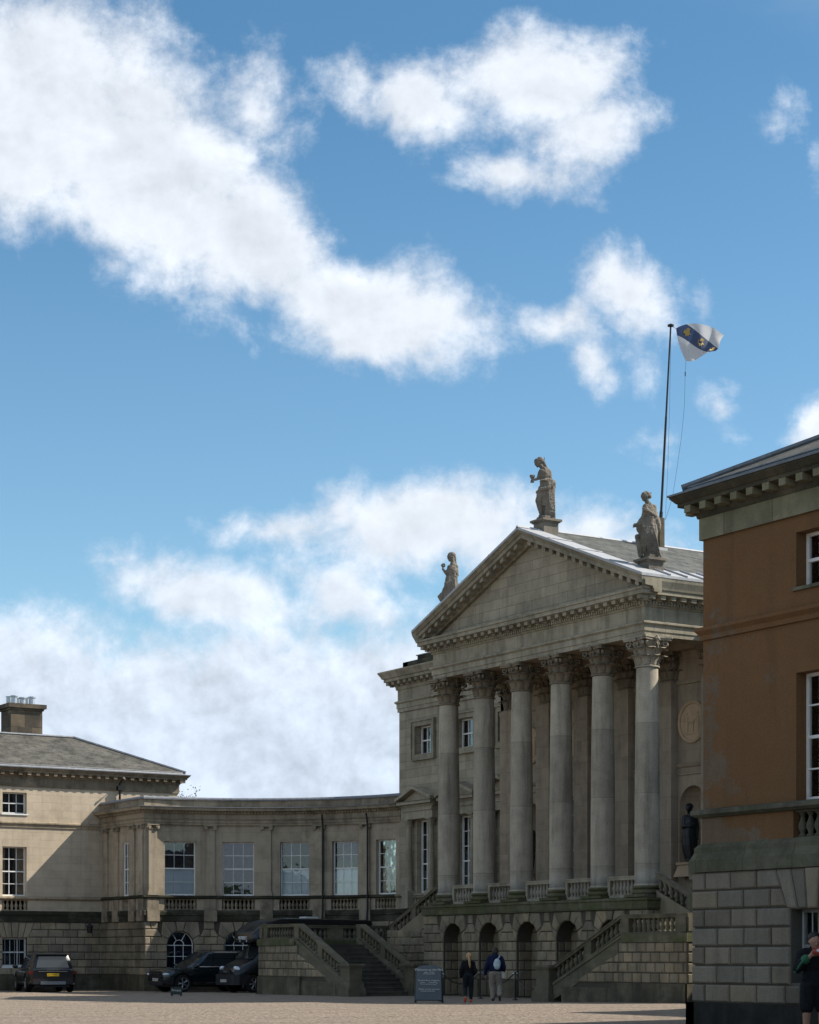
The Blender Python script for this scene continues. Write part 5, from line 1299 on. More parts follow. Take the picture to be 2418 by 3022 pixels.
# the figure with child and flying drapery, on the right hand corner
s2 = statue('stone figure in flying drapery with a child at its knee, right end of the pediment', (6.0, .20, 14.42))
pedestal(s2, .62, .52); b = MB(); z0 = .60
face(b, zz((-.20, -.02, 2.04)), .14, .3, -1.0); b.ell(zz((-.13, .04, 2.09)), (.15, .15, .13)); b.ell(zz((-.02, .03, 2.05)), (.07, .08, .09))
b.chain([zz(p) for p in ((-.16, 0, 1.96), (-.10, .02, 1.84), (-.04, .02, 1.74))], (.075, .085, .11))
b.cap(zz((-.17, -.04, 1.68)), zz((.11, .05, 1.66)), .10, .12); b.ell(zz((-.04, 0, 1.5)), (.21, .17, .26)); b.ell(zz((-.02, .02, 1.2)), (.22, .18, .25))
b.chain([zz(p) for p in ((.12, .03, 1.62), (.15, -.08, 1.36), (-.12, -.18, 1.52))], (.09, .07, .055)); hand(b, zz((-.12, -.18, 1.52)), (-1, -.1, .5), (0, -1, 0), 1.4)
b.chain([zz(p) for p in ((-.2, -.04, 1.60), (-.25, -.1, 1.34), (-.44, -.08, 1.10))], (.08, .065, .05)); hand(b, zz((-.44, -.08, 1.10)), (-.8, 0, -.4), (0, 0, 1), 1.4, .9); b.ell(zz((-.52, -.06, 1.05)), (.08, .07, .07))
b.chain([zz(p) for p in ((-.10, -.04, 1.05), (-.22, -.16, .62), (-.16, 0, .1))], (.17, .12, .07)); b.chain([zz(p) for p in ((.08, 0, 1.0), (.10, -.02, .5), (.14, 0, .08))], (.17, .13, .1))
robe(b, [(cx, .02, z0 + z, rx, ry, .07, 6, 1 + z * 2) for z, cx, rx, ry in ((0, .07, .26, .2), (.15, .08, .25, .2), (.45, .0, .24, .2), (.8, -.06, .27, .22), (1.1, -.08, .29, .22), (1.32, -.02, .24, .2))])
b.ell(zz((-.27, -.02, 1.12)), (.24, .17, .12), Matrix.Rotation(-.35, 3, 'Y')); b.ell(zz((.24, .03, 1.15)), (.11, .12, .30), Matrix.Rotation(-.15, 3, 'Y')); b.ell(zz((-.34, 0, .95)), (.14, .13, .16)); b.chain([zz(p) for p in ((-.36, -.04, .98), (-.30, -.05, .6), (-.22, -.04, .15))], (.10, .07, .05))
robe(b, [(cx, .04, z0 + z, rx, .12, .07, 5, z * 3) for z, cx, rx in ((.85, .13, .10), (1.05, .16, .14), (1.3, .15, .14), (1.6, .10, .12), (1.72, .06, .07))])
for k in range(7): b.chain([zz((-.30 + k * .06, -.16, 1.18 - .02 * k)), zz((-.20 + k * .055, -.24, .72)), zz((-.12 + k * .06, -.2, .28)), zz((.0 + k * .05, -.17, .02))], (.035, .028, .028, .03), 6)
b.chain([zz(p) for p in ((.20, 0, .85), (.16, -.05, .45), (.26, 0, .12), (.33, 0, .02))], (.06, .06, .07, .05))
face(b, zz((-.46, -.06, .66)), .095, .1, -.6); b.chain([zz(p) for p in ((-.43, -.04, .55), (-.36, -.03, .32), (-.34, -.05, .04))], (.08, .11, .08)); b.chain([zz(p) for p in ((-.38, -.06, .48), (-.26, -.14, .56))], (.04, .035))
remesh(b, 'figure', 'statue_stone', s2, .017, 1, disp=.035)
c = MB(); c.tube([(.02, .1, z0 + 2.0), (.03, .1, z0 + 2.2)], .012, 6); c.build('iron_pin', 'black_iron', s2, local=True)
# the figure on the left hand corner
s3 = statue('weathered stone figure raising a round fruit in one hand, left corner of the pediment', (-6.1, .1, 14.40))
pedestal(s3, .62, .50); b = MB(); z0 = .58
face(b, zz((0, -.02, 2.04)), .15, .25, -1.05); b.ell(zz((.04, .03, 2.12)), (.16, .17, .12)); b.chain([zz(p) for p in ((.14, .05, 2.05), (.19, .06, 1.9), (.2, .06, 1.72))], (.07, .04, .045))
b.chain([zz(p) for p in ((.05, 0, 1.96), (.08, .02, 1.84), (.08, .02, 1.72))], (.08, .085, .12))
b.cap(zz((-.04, -.02, 1.64)), zz((.19, .05, 1.66)), .10, .115); b.ell(zz((.05, 0, 1.5)), (.21, .17, .24)); b.ell(zz((.02, .02, 1.22)), (.2, .16, .24)); b.ell(zz((0, .02, .98)), (.22, .18, .22))
b.chain([zz(p) for p in ((-.05, -.03, 1.60), (-.17, -.08, 1.38), (-.30, -.08, 1.56))], (.085, .06, .05)); hand(b, zz((-.30, -.08, 1.55)), (-.1, 0, 1), (-1, 0, .2), 1.5, .8); b.ell(zz((-.29, -.08, 1.70)), (.085, .085, .085))
b.chain([zz(p) for p in ((.20, .04, 1.62), (.25, -.04, 1.34), (.13, -.15, 1.12))], (.09, .065, .05)); hand(b, zz((.13, -.15, 1.12)), (-.7, -.2, -.5), (0, -1, 0), 1.4)
b.chain([zz(p) for p in ((-.07, -.04, .95), (-.16, -.12, .5), (-.12, 0, .06))], (.16, .11, .07)); b.chain([zz(p) for p in ((.1, 0, .95), (.08, .02, .5), (.1, 0, .06))], (.16, .12, .08))
robe(b, [(cx, .02, z0 + z, rx, ry, .08, 7, z * 2) for z, cx, rx, ry in ((0, .02, .30, .22), (.3, .0, .30, .22), (.7, -.02, .27, .21), (1.0, .0, .25, .2), (1.25, .03, .22, .18), (1.4, .04, .2, .16))])
b.chain([zz(p) for p in ((-.22, -.02, .8), (-.34, 0, .42), (-.44, 0, .50), (-.40, 0, .62))], (.09, .12, .07, .03)); b.chain([zz(p) for p in ((.22, .05, 1.1), (.30, .05, .9), (.28, .05, .4))], (.05, .07, .06))
for k in range(6): b.chain([zz((-.2 + k * .07, -.17, 1.05)), zz((-.18 + k * .07, -.21, .6)), zz((-.24 + k * .09, -.19, .04))], (.03, .025, .03), 6)
remesh(b, 'figure', 'statue_stone', s3, .017, 1, disp=.035)
# dark figures in the two niches
for k, (x, lab) in enumerate(((4.86, 'dark bronze robed statue in the niche under the right hand medallion'), (-4.86, 'dark bronze robed statue in the niche hidden behind the left hand columns'))):
    s4 = thing('niche_statue', lab, 'statue', (x - .12, 2.95, 4.36), VROT + .1)
    q = MB(); q.box(-.34, .34, -.34, .34, .42, .50); P = [(sx * (.40 if z == 0 else .28), sy * (.40 if z == 0 else .28), z) for z in (0, .42) for sx, sy in ((-1, -1), (1, -1), (1, 1), (-1, 1))]
    q.add(P, [[3, 2, 1, 0], [4, 5, 6, 7], [0, 1, 5, 4], [1, 2, 6, 5], [2, 3, 7, 6], [3, 0, 4, 7]]); o = q.build('pedestal', 'medal_stone', s4, local=True); o.rotation_euler.z = -VROT - .1
    b = MB(); z0 = .50
    face(b, zz((-.03, -.03, 1.90)), .135, .2, -.6); b.ell(zz((0, .02, 1.95)), (.14, .15, .13)); b.chain([zz(p) for p in ((0, 0, 1.82), (.02, 0, 1.66))], (.075, .1))
    b.cap(zz((-.17, 0, 1.56)), zz((.2, 0, 1.56)), .10, .10); b.ell(zz((.02, 0, 1.35)), (.25, .17, .28)); b.ell(zz((0, 0, 1.0)), (.23, .17, .26))
    b.chain([zz(p) for p in ((-.2, 0, 1.52), (-.24, -.08, 1.25), (.02, -.19, 1.28))], (.09, .07, .05)); hand(b, zz((.02, -.19, 1.28)), (1, 0, .2), (0, -1, 0), 1.3)
    b.chain([zz(p) for p in ((.23, 0, 1.5), (.28, -.02, 1.2), (.25, -.1, .95))], (.09, .07, .05)); hand(b, zz((.25, -.1, .95)), (0, -.2, -1), (0, -1, 0), 1.3)
    robe(b, [(cx, 0, z0 + z, rx, ry, .06, 7, z * 2.2) for z, cx, rx, ry in ((.04, .04, .16, .14), (.25, .03, .22, .17), (.6, .0, .27, .19), (.95, .0, .27, .19), (1.3, .02, .25, .18), (1.5, .02, .2, .14))])
    b.cap(zz((-.08, -.12, .04)), zz((-.08, -.02, .08)), .05, .06); b.cap(zz((.12, -.12, .04)), zz((.12, -.02, .08)), .05, .06)
    remesh(b, 'figure', 'bronze', s4, .022, 1, disp=.015)

# ================================================================== flagpole and flag
fp = thing('flagpole', 'tall dark flagpole leaning slightly, in a weathered timber housing on the roof ridge', 'flagpole', (.6, 5.0, 16.6))
q = MB(); q.box(-.10, .13, -.11, .11, .12, 1.25); q.box(-.28, -.10, -.07, .07, .05, 1.22); q.build('timber_housing', 'plinth_stone', fp, local=True)
q = MB(); q.box(-.2, .2, -.2, .2, -.15, .13); q.build('lead_base', 'lead_bright', fp, local=True)
tp = Vector((.62, -.0, 8.22)); pb = Vector((.02, 0, .9))
q = MB(); q.tube([pb, pb.lerp(tp, .08), pb.lerp(tp, .081), pb.lerp(tp, .55), pb.lerp(tp, .56), tp], [.07, .065, .047, .042, .036, .030], 10); q.build('pole', 'black_iron', fp, local=True)
q = MB(); q.lathe(tp, [(.05, -.03), (.12, .0), (.12, .05), (.03, .09)], 12); q.build('truck_cap', 'black_iron', fp, local=True)
FY = (tp + fp.location - Vector(CAM)).dot(YF)
def fpt(px, py, dd=0):
    Y = FY + dd; p = at(px, Y); p.z = 1.6 + (2822 - py) * Y / 6000; return p
q = MB()
q.tube([fpt(1981, 962), fpt(1990, 966), fpt(1996, 970)], .008, 4); q.tube([fpt(2025, 1066), fpt(2023, 1100), fpt(2021, 1195), fpt(2012, 1290), fpt(1996, 1400), fpt(1985, 1470), fpt(1965, 1533)], .0065, 4)
q.tube([fpt(1981, 975), fpt(1977, 1200), fpt(1971, 1400), fpt(1964, 1535)], .006, 4); ro = q.build('halyard', 'plastic', fp)
q = MB(); q.tube([fpt(2023, 1097), fpt(2023, 1110)], .02, 6); q.build('halyard_clip', 'black_iron', ro)
def flag_pt(u, v):      # u along the fly, v up the hoist; pixel outline of the cloth turned into real folds
    hb = (2025 - (1 - v) * 0, 0)
    hx = 1996 + (1 - v) * 28 - 5 * math.sin(PI * v); hy = 969 + (1 - v) * 96
    fx_ = 2138 + 4 * math.sin(PI * (v)) - (1 - v) * 26; fy_ = 986 + (1 - v) * 50 + 4 * math.sin(v * 5)
    x = hx + (fx_ - hx) * u; y = hy + (fy_ - hy) * u - 20 * math.sin(PI * u ** .85) * v ** 1.5 + 5 * math.sin(2 * PI * u) * (1 - v) + 3 * math.sin(PI * u) * (1 - v)
    if u > .8 and v > .3: x -= (u - .8) * 30 * math.sin(PI * (v - .3) / .7); y += (u - .8) * 60 * (v - .3)
    dep = .16 * math.sin(u * 7.5 + v * 2.2) * (.25 + u) + .09 * math.sin(u * 15 - v * 4) * u
    return fpt(x, y, dep)
fl = MB(); nu, nv = 44, 30; P = []; F = []; uvs = []
for i in range(nu + 1):
    for j in range(nv + 1): P.append(flag_pt(i / nu, j / nv))
for i in range(nu):
    for j in range(nv):
        a = i * (nv + 1) + j; F.append([a, a + nv + 1, a + nv + 2, a + 1]); uvs.append([(k // (nv + 1) / nu, (k % (nv + 1)) / nv) for k in F[-1]])
fl.add(P, F, uvs)
flg = thing('flag', 'white flag with a dark blue diagonal band and gold birds, flying from the pole top', 'flag', fpt(1996, 970))
fo = fl.build('cloth', 'flag_cloth', flg, smooth=True, recalc=False)
def emblem(u0, v0, s=1.0):
    q = MB(); n = 14
    shp = [(-.085, .02), (-.05, .075), (-.02, .055), (.0, .09), (.035, .10), (.055, .07), (.08, .065), (.055, .04), (.05, 0), (.085, -.06), (.04, -.04), (.01, -.085), (-.01, -.05), (-.05, -.075), (-.045, -.02)]
    c = flag_pt(u0, v0)
    for off in (-.012, .012):
        P = [flag_pt(u0 + x * s, v0 + z * 1.25 * s) + YF * off for x, z in shp]; cc = sum(P, Vector()) / len(P)
        q.add([cc] + P, [[0, 1 + k, 1 + (k + 1) % len(P)] for k in range(len(P))])
    q.build('gold_bird', 'gold', flg, recalc=False)
for u0 in (.22, .52, .84): emblem(u0, 1 - u0)

# ================================================================== people
def shoe(mb, a, d, L=.26, h=.075):
    a = Vector(a); d = Vector(d).normalized()
    mb.cap(a - d * .05 + Vector((0, 0, h * .55)), a + d * (L - .12) + Vector((0, 0, h * .42)), h * .62, h * .45, 10); mb.cap(a + d * .06, a + d * (L - .10), h * .42, h * .40, 10); mb.cap(a + Vector((0, 0, .06)), a + Vector((0, 0, .11)), h * .6, h * .55, 8)
def person_base(label, px, Y, zg, rot, H): return thing('person', label, 'person', at(px, Y, zg), rot)
# woman walking away; local: x right in the picture, y away from the viewer
W_ = person_base('person with a blonde ponytail in black top, dark leggings and orange shoes walking away', 1382, 66.0, .10, VROT, 1.58)
b = MB(); face(b, (.03, .0, 1.47), .105, .05, PI - .5)
b.chain([(.03, .0, 1.40), (.02, -.01, 1.30)], (.05, .06)); b.ell((.0, 0, 1.15), (.17, .10, .2)); b.ell((0, 0, .88), (.155, .12, .16))
b.chain([(-.16, 0, 1.24), (-.225, -.05, .99), (-.215, .03, .80)], (.05, .042, .03)); hand(b, (-.215, .03, .80), (.1, .2, -1), (-1, 0, 0), 1, .5)
b.chain([(.16, 0, 1.24), (.235, -.05, 1.0), (.16, .12, .88)], (.05, .042, .03)); hand(b, (.16, .12, .88), (-.3, 1, -.2), (0, 0, 1), 1, .6)
b.chain([(-.075, 0, .82), (-.085, .05, .46), (-.10, -.20, .17)], (.095, .062, .042)); b.chain([(.08, 0, .82), (.10, .04, .45), (.09, .02, .09)], (.095, .062, .042))
remesh(b, 'body', 'skin', W_, .011, 1)
b = MB(); b.chain([(-.14, 0, 1.27), (.14, 0, 1.27)], (.085, .085)); b.ell((.0, 0, 1.15), (.195, .125, .21)); b.ell((0, 0, .97), (.165, .12, .16)); b.chain([(.02, 0, 1.34), (0, 0, 1.2)], (.07, .12))
b.chain([(-.16, 0, 1.24), (-.235, -.05, .99), (-.22, .03, .82)], (.075, .065, .048)); b.chain([(.16, 0, 1.24), (.245, -.05, 1.0), (.17, .10, .89)], (.075, .065, .048)); remesh(b, 'black_top', 'cloth_black', W_, .012, 2, disp=.012)
b = MB(); b.ell((0, 0, .88), (.175, .135, .15)); b.chain([(-.08, 0, .82), (-.09, .05, .46), (-.10, -.17, .20)], (.11, .078, .055)); b.chain([(.085, 0, .82), (.10, .04, .45), (.09, .02, .12)], (.11, .078, .055)); remesh(b, 'leggings', 'cloth_leggings', W_, .012, 2, disp=.008)
b = MB(); b.ell((.03, -.02, 1.50), (.10, .115, .115)); b.ell((.03, -.10, 1.50), (.05, .05, .05)); b.chain([(.03, -.12, 1.50), (.035, -.16, 1.38), (.05, -.15, 1.20), (.055, -.14, 1.12)], (.04, .045, .035, .015)); remesh(b, 'hair', 'hair_blonde', W_, .010, 1, disp=.012)
b = MB(); b.chain([(-.10, -.19, .155), (-.10, -.225, .10), (-.10, -.20, .02)], (.045, .042, .038)); o = remesh(b, 'shoe', 'shoe_orange', W_, .010, 1)
b = MB(); shoe(b, (.09, .01, 0), (.05, 1, 0), .23); remesh(b, 'shoe', 'shoe_orange', W_, .010, 1)
# man with backpack
P_ = person_base('person in navy hooded top and beige trousers with a pale backpack walking away', 1462, 68.6, .09, VROT - .12, 1.78)
b = MB(); face(b, (.0, .03, 1.655), .115, .1, PI - .7)
b.chain([(.0, .02, 1.58), (0, 0, 1.46)], (.06, .07)); b.ell((0, 0, 1.28), (.2, .12, .24)); b.ell((0, 0, .98), (.17, .13, .16))
b.chain([(-.2, 0, 1.40), (-.29, -.02, 1.12), (-.33, .05, .88)], (.06, .048, .034)); hand(b, (-.33, .05, .88), (-.1, .2, -1), (-1, 0, 0), 1.1, .5)
b.chain([(.2, 0, 1.40), (.29, -.03, 1.13), (.25, .14, .95)], (.06, .048, .034)); hand(b, (.25, .14, .95), (-.1, 1, 0), (0, 0, 1), 1.1, .9)
b.chain([(-.09, 0, .92), (-.10, .10, .50), (-.08, .04, .09)], (.11, .07, .048)); b.chain([(.09, 0, .92), (.13, .10, .52), (.16, -.14, .16)], (.11, .07, .048)); remesh(b, 'body', 'skin', P_, .012, 1)
b = MB(); b.chain([(-.17, 0, 1.44), (.17, 0, 1.44)], (.10, .10)); b.ell((0, 0, 1.30), (.245, .16, .26)); b.ell((0, 0, 1.06), (.22, .155, .2)); b.chain([(0, -.06, 1.52), (0, -.06, 1.46)], (.11, .12))
b.chain([(-.2, 0, 1.40), (-.30, -.02, 1.12), (-.335, .05, .91)], (.095, .08, .06)); b.chain([(.2, 0, 1.40), (.30, -.03, 1.13), (.26, .12, .96)], (.095, .08, .06)); remesh(b, 'hooded_top', 'cloth_navy', P_, .013, 2, disp=.02)
b = MB(); b.ell((0, 0, .96), (.20, .155, .15)); b.chain([(-.095, 0, .90), (-.11, .10, .50), (-.08, .04, .12), (-.08, .05, .07)], (.135, .10, .085, .08)); b.chain([(.095, 0, .90), (.14, .10, .52), (.165, -.12, .20)], (.135, .10, .085)); remesh(b, 'trousers', 'cloth_beige', P_, .013, 2, disp=.02)
b = MB(); b.ell((0, .01, 1.70), (.11, .125, .115)); b.ell((0, -.05, 1.64), (.10, .07, .09)); remesh(b, 'hair', 'hair_brown', P_, .010, 1, disp=.01)
b = MB(); b.ell((.08, -.20, 1.24), (.125, .10, .19)); b.ell((.09, -.27, 1.16), (.10, .06, .11)); bp_ = remesh(b, 'backpack', 'cloth_pale', P_, .012, 2, disp=.01)
b = MB(); b.chain([(.10, -.15, 1.40), (.16, -.05, 1.52), (.15, .10, 1.42)], (.02, .022, .02), 8); b.build('strap', 'cloth_pale', bp_, local=True)
for p, d in (((-.08, .04, 0), (0, 1, 0)), ((.16, -.16, .06), (0, .9, -.25))): b = MB(); shoe(b, p, d, .28); remesh(b, 'shoe', 'shoe_dark', P_, .011, 1)
pap = thing('paper', 'small folded white paper held in the right hand of the person with the backpack', 'paper', at(1485, 68.6, .98), VROT)
q = MB(); q.box(-.05, .05, -.01, .0, -.12, .10); q.box(-.045, .05, -.022, -.012, -.11, .09); q.build('folded_sheet', 'cloth_white', pap, local=True)
# man close by at the right edge, facing the viewer, both hands at his mouth
K_ = person_base('person in black shirt and shorts at the right edge, red packet at the mouth', 2405, 34.0, .19, VROT, 1.8)
b = MB(); face(b, (.0, -.02, 1.66), .118, .22, .06)
b.chain([(.0, .03, 1.58), (0, .03, 1.47)], (.062, .075)); b.ell((0, .03, 1.28), (.21, .13, .25)); b.ell((0, .03, .98), (.18, .14, .17))
b.chain([(-.21, .03, 1.42), (-.30, -.08, 1.20), (-.10, -.25, 1.43)], (.062, .048, .034)); hand(b, (-.10, -.25, 1.43), (.6, -.1, .7), (-.3, -1, 0), 1.15, .9)
b.chain([(.21, .03, 1.42), (.31, -.08, 1.20), (.10, -.25, 1.43)], (.062, .048, .034)); hand(b, (.10, -.25, 1.43), (-.6, -.1, .7), (.3, -1, 0), 1.15, .9, -1)
b.chain([(-.10, .03, .92), (-.13, 0, .50), (-.13, .05, .09)], (.12, .075, .05)); b.chain([(.10, .03, .92), (.13, 0, .50), (.13, .04, .09)], (.12, .075, .05)); remesh(b, 'body', 'skin', K_, .010, 1)
b = MB(); b.chain([(-.17, .03, 1.45), (.17, .03, 1.45)], (.10, .10)); b.ell((0, .03, 1.30), (.245, .16, .26)); b.ell((0, .03, 1.05), (.225, .16, .2)); b.chain([(0, .03, 1.53), (0, .03, 1.46)], (.085, .11))
b.chain([(-.21, .03, 1.42), (-.30, -.08, 1.20), (-.20, -.17, 1.34)], (.10, .085, .075)); b.chain([(.21, .03, 1.42), (.31, -.08, 1.20), (.2, -.17, 1.34)], (.10, .085, .075)); sh = remesh(b, 'shirt', 'cloth_black', K_, .012, 2, disp=.012)
b = MB(); b.chain([(-.345, -.10, 1.14), (-.27, -.21, 1.28), (-.20, -.25, 1.37)], (.022, .022, .022), 8); b.build('green_stripe', 'trim_green', sh, local=True)
b = MB(); b.chain([(-.195, -.18, 1.345), (-.185, -.19, 1.36)], (.078, .078), 12); b.build('cuff', 'trim_green', sh, local=True)
b = MB(); b.ell((0, .03, .95), (.21, .16, .14)); b.chain([(-.10, .03, .90), (-.13, .01, .56)], (.145, .125)); b.chain([(.10, .03, .90), (.13, .01, .56)], (.145, .125)); remesh(b, 'shorts', 'cloth_black', K_, .012, 2, disp=.012)
b = MB(); b.ell((0, .015, 1.725), (.112, .125, .095)); b.ell((0, .05, 1.67), (.108, .09, .10)); remesh(b, 'hair', 'hair_dark', K_, .009, 1, disp=.014)
for sx in (-1, 1): b = MB(); shoe(b, (sx * .13, .05, 0), (sx * .2, -1, 0), .28); remesh(b, 'shoe', 'shoe_dark', K_, .011, 1)
pk = thing('snack_packet', 'red and white packet held up in both hands by the person at the right edge', 'packet', at(2405, 34.0, .19), VROT)
b = MB(); b.ell((0, -.30, 1.49), (.105, .04, .07)); b.box(-.10, .10, -.33, -.28, 1.53, 1.55); b.build('wrapper', 'bag_red', pk, smooth=True, local=True)
b = MB(); b.ell((.01, -.332, 1.50), (.05, .012, .03)); b.build('white_mark', 'cloth_white', pk, smooth=True, local=True)

# ================================================================== signs, ropes
def text(s, size, m, parent, M, name='lettering', ext=.004, align='CENTER'):
    cu_ = bpy.data.curves.new('t', 'FONT'); cu_.body = s; cu_.size = size; cu_.extrude = ext; cu_.align_x = align; cu_.align_y = 'CENTER'; cu_.resolution_u = 3
    t = bpy.data.objects.new('t', cu_); COL.objects.link(t); dg = bpy.context.evaluated_depsgraph_get(); dg.update()
    me = bpy.data.meshes.new_from_object(t.evaluated_get(dg)); bpy.data.objects.remove(t); me.name = name; me.materials.clear(); me.materials.append(MAT[m])
    o = bpy.data.objects.new(name, me); COL.objects.link(o); o.parent = parent; o.matrix_local = M; return o
RX = Matrix.Rotation(PI / 2, 4, 'X')
sb = thing('sandwich_board', 'grey chalkboard sign with a curved top and chalk writing, standing on the gravel', 'sign', at(1266, 65.2, .10), VROT - .08)
def board_pts(): return [(-.42, .10), (.42, .10), (.395, 1.10)] + [(.395 * math.cos(PI * k / 10), 1.10 + .11 * math.sin(PI * k / 10)) for k in range(1, 10)] + [(-.395, 1.10)]
tiltb = lambda y, z: y + (z - 1.2) * -.16
for sg, nm in ((1, 'front_board'), (-1, 'rear_board')):
    q = MB(); pts = board_pts(); n = len(pts)
    yy = lambda z, o: sg * ((z - 1.2) * .17 - .01) + o
    if sg > 0: P = [(x, yy(z, 0), z) for x, z in pts] + [(x, yy(z, .03), z) for x, z in pts]
    else: P = [(x * .98, yy(z, 0), z - .03) for x, z in pts] + [(x * .98, yy(z, .03), z - .03) for x, z in pts]
    q.add(P, [list(range(n)), [n + i for i in range(n)][::-1]] + [[i, (i + 1) % n, n + (i + 1) % n, n + i] for i in range(n)]); bo = q.build(nm, 'chalkboard', sb, local=True)
    q = MB()
    for sx in (-1, 1): q.tube([(sx * .43, sg * -.21 + .01, 0), (sx * .41, sg * -.01 + .01, 1.12)], .022, 4)
    q.tube([(-.42, sg * -.195 + .01, .09), (.42, sg * -.195 + .01, .09)], .018, 4); q.build('frame', 'board_frame', bo, local=True)
    if sg > 0:
        T = Matrix.Translation; ang = math.atan(.17)
        def onb(x, z): return T((x, yy(z, -.012), z)) @ Matrix.Rotation(-ang, 4, 'X') @ RX
        for s_, x, z, sz in (('Welcome to the Hall', .0, 1.06, .105), ('open 12 til 4', .02, .98, .065), ('last entry 3.15pm', .02, .93, .055), ('Ground floor entrance', 0, .72, .075), ('Please use the entrance', .02, .44, .07), ('through the arches', -.02, .38, .06)): text(s_, sz, 'chalk', bo, onb(x, z), ext=.002)
        q = MB()
        for (x0_, z0_, x1_, z1_) in ((-.25, .65, -.12, .65), (-.25, .60, .20, .60), (-.25, .65, -.25, .60), (.0, .65, .2, .65), (.19, .69, .28, .625), (.28, .625, .18, .56)):
            q.tube([(x0_, yy(z0_, -.012), z0_), (x1_, yy(z1_, -.012), z1_)], .006, 4)
        q.build('chalk_arrow', 'chalk', bo, local=True)
pr_ = thing('ground_sign', 'small low dark sign lettered Private on the gravel in front of the parked cars', 'sign', at(521, 78.2, .06), VROT)
q = MB(); q.box(-.22, .22, -.05, .05, .06, .34)
for k in range(1, 6): a = k * PI / 6; q.box(-.22 * math.sin(a) * 1 - .0, .22 * math.sin(a), -.049, .049, .34, .34 + .02 * math.sin(a))
q.build('sign_block', 'board_frame', pr_, local=True); text('Private', .13, 'chalk', pr_, Matrix.Translation((0, -.055, .22)) @ RX)
for sx in (-1, 1): q = MB(); q.box(sx * .17 - .035, sx * .17 + .035, -.08, .08, 0, .07); q.build('foot', 'black_iron', pr_, local=True)
ns = thing('step_sign', 'small dark sign with white writing leaning on the lower steps of the left staircase', 'sign', (-7.35, -2.75, .50), VROT)
q = MB(); q.add([(-.2, -.06, -.03), (.2, -.06, -.03), (.12, .0, .22), (-.12, .0, .22), (-.2, -.03, -.03), (.2, -.03, -.03), (.12, .03, .22), (-.12, .03, .22)], [[0, 1, 2, 3], [7, 6, 5, 4], [0, 4, 5, 1], [1, 5, 6, 2], [2, 6, 7, 3], [3, 7, 4, 0]]); q.build('board', 'board_frame', ns, local=True)
text('No', .09, 'chalk', ns, Matrix.Translation((0, -.035, .14)) @ Matrix.Rotation(-.2, 4, 'X') @ RX); text('entry', .09, 'chalk', ns, Matrix.Translation((0, -.06, .05)) @ Matrix.Rotation(-.2, 4, 'X') @ RX)
posts = [(1303, 67.6), (1419, 72.2), (1521, 70.0)]; pp = []
for i, (px, Y) in enumerate(posts):
    p = at(px, Y, .09); pp.append(p)
    lab = ('black barrier post mostly hidden behind the chalkboard', 'black barrier post between the two people walking', 'black barrier post to the right of the person with the backpack')[i]
    o = thing('barrier_post', lab, 'post', p, 0, 'posts of the rope barrier')
    q = MB(); q.lathe((0, 0, 0), [(.10, 0), (.10, .02), (.025, .04), (.022, .90), (.035, .91), (.035, .96), (.015, .98)], 10); q.build('shaft', 'black_iron', o, local=True)
    for sg in (-1, 1):
        q = MB(); q.tube([XR * sg * .03 + Vector((0, 0, .93)), XR * sg * .09 + Vector((0, 0, .90))], .014, 6); q.build('hook', 'chrome', o, local=True)
pp.append(at(1592, 68.3, .12))
for i in range(3):
    a, b2 = pp[i] + Vector((0, 0, .91)), pp[i + 1] + Vector((0, 0, .91 if i < 2 else .55))
    lab = ('black rope sagging behind the person with the ponytail', 'black rope sagging behind the person with the backpack', 'black rope sagging from the last post to the right hand stair')[i]
    q = MB(); pts = []
    for k in range(17):
        t = k / 16; p = a.lerp(b2, .04 + t * .92); p.z -= .36 * (1 - (2 * t - 1) ** 2); pts.append(p)
    q.tube(pts, .022, 8); o = q.build('barrier_rope', 'black_iron', smooth=True); tag(o, lab, 'rope', 'ropes of the barrier')

# ================================================================== vehicles
def loft(mb, secs):
    n = len(secs[0]); P = [p for s in secs for p in s]; F = []
    for i in range(len(secs) - 1):
        for k in range(n): F.append([i * n + k, i * n + (k + 1) % n, (i + 1) * n + (k + 1) % n, (i + 1) * n + k])
    F.append(list(range(n))[::-1]); F.append([(len(secs) - 1) * n + k for k in range(n)]); mb.add(P, F)
def wheel(parent, x, y, r, side, tyre_w=.24, spokes=5, rim='alloy'):
    w0 = MB(); M = Matrix.Translation((x, y, r)) @ Matrix.Rotation(-side * PI / 2, 4, 'X')
    w0.lathe((0, 0, 0), [(r * .68, -tyre_w / 2), (r * .93, -tyre_w / 2), (r, -tyre_w * .38), (r, tyre_w * .38), (r * .93, tyre_w / 2), (r * .68, tyre_w / 2), (r * .66, tyre_w * .2), (r * .3, tyre_w * .1)], 28, M)
    wo = w0.build('wheel', 'rubber', parent, local=True, smooth=False)
    q = MB(); q.lathe((0, 0, 0), [(r * .66, tyre_w * .42), (r * .69, tyre_w * .52), (r * .62, tyre_w * .5), (r * .60, tyre_w * .30)], 24, M, cap=False); q.lathe((0, 0, 0), [(r * .16, tyre_w * .2), (r * .16, tyre_w * .44), (r * .08, tyre_w * .47)], 12, M)
    for k in range(spokes):
        a = 2 * PI * k / spokes
        for g in (-.13, .13): q.tube([M @ Vector((r * .12 * math.cos(a), r * .12 * math.sin(a), tyre_w * .42)), M @ Vector((r * .63 * math.cos(a + g), r * .63 * math.sin(a + g), tyre_w * .40))], r * .045, 6)
    q.build('rim', rim, wo, local=True)
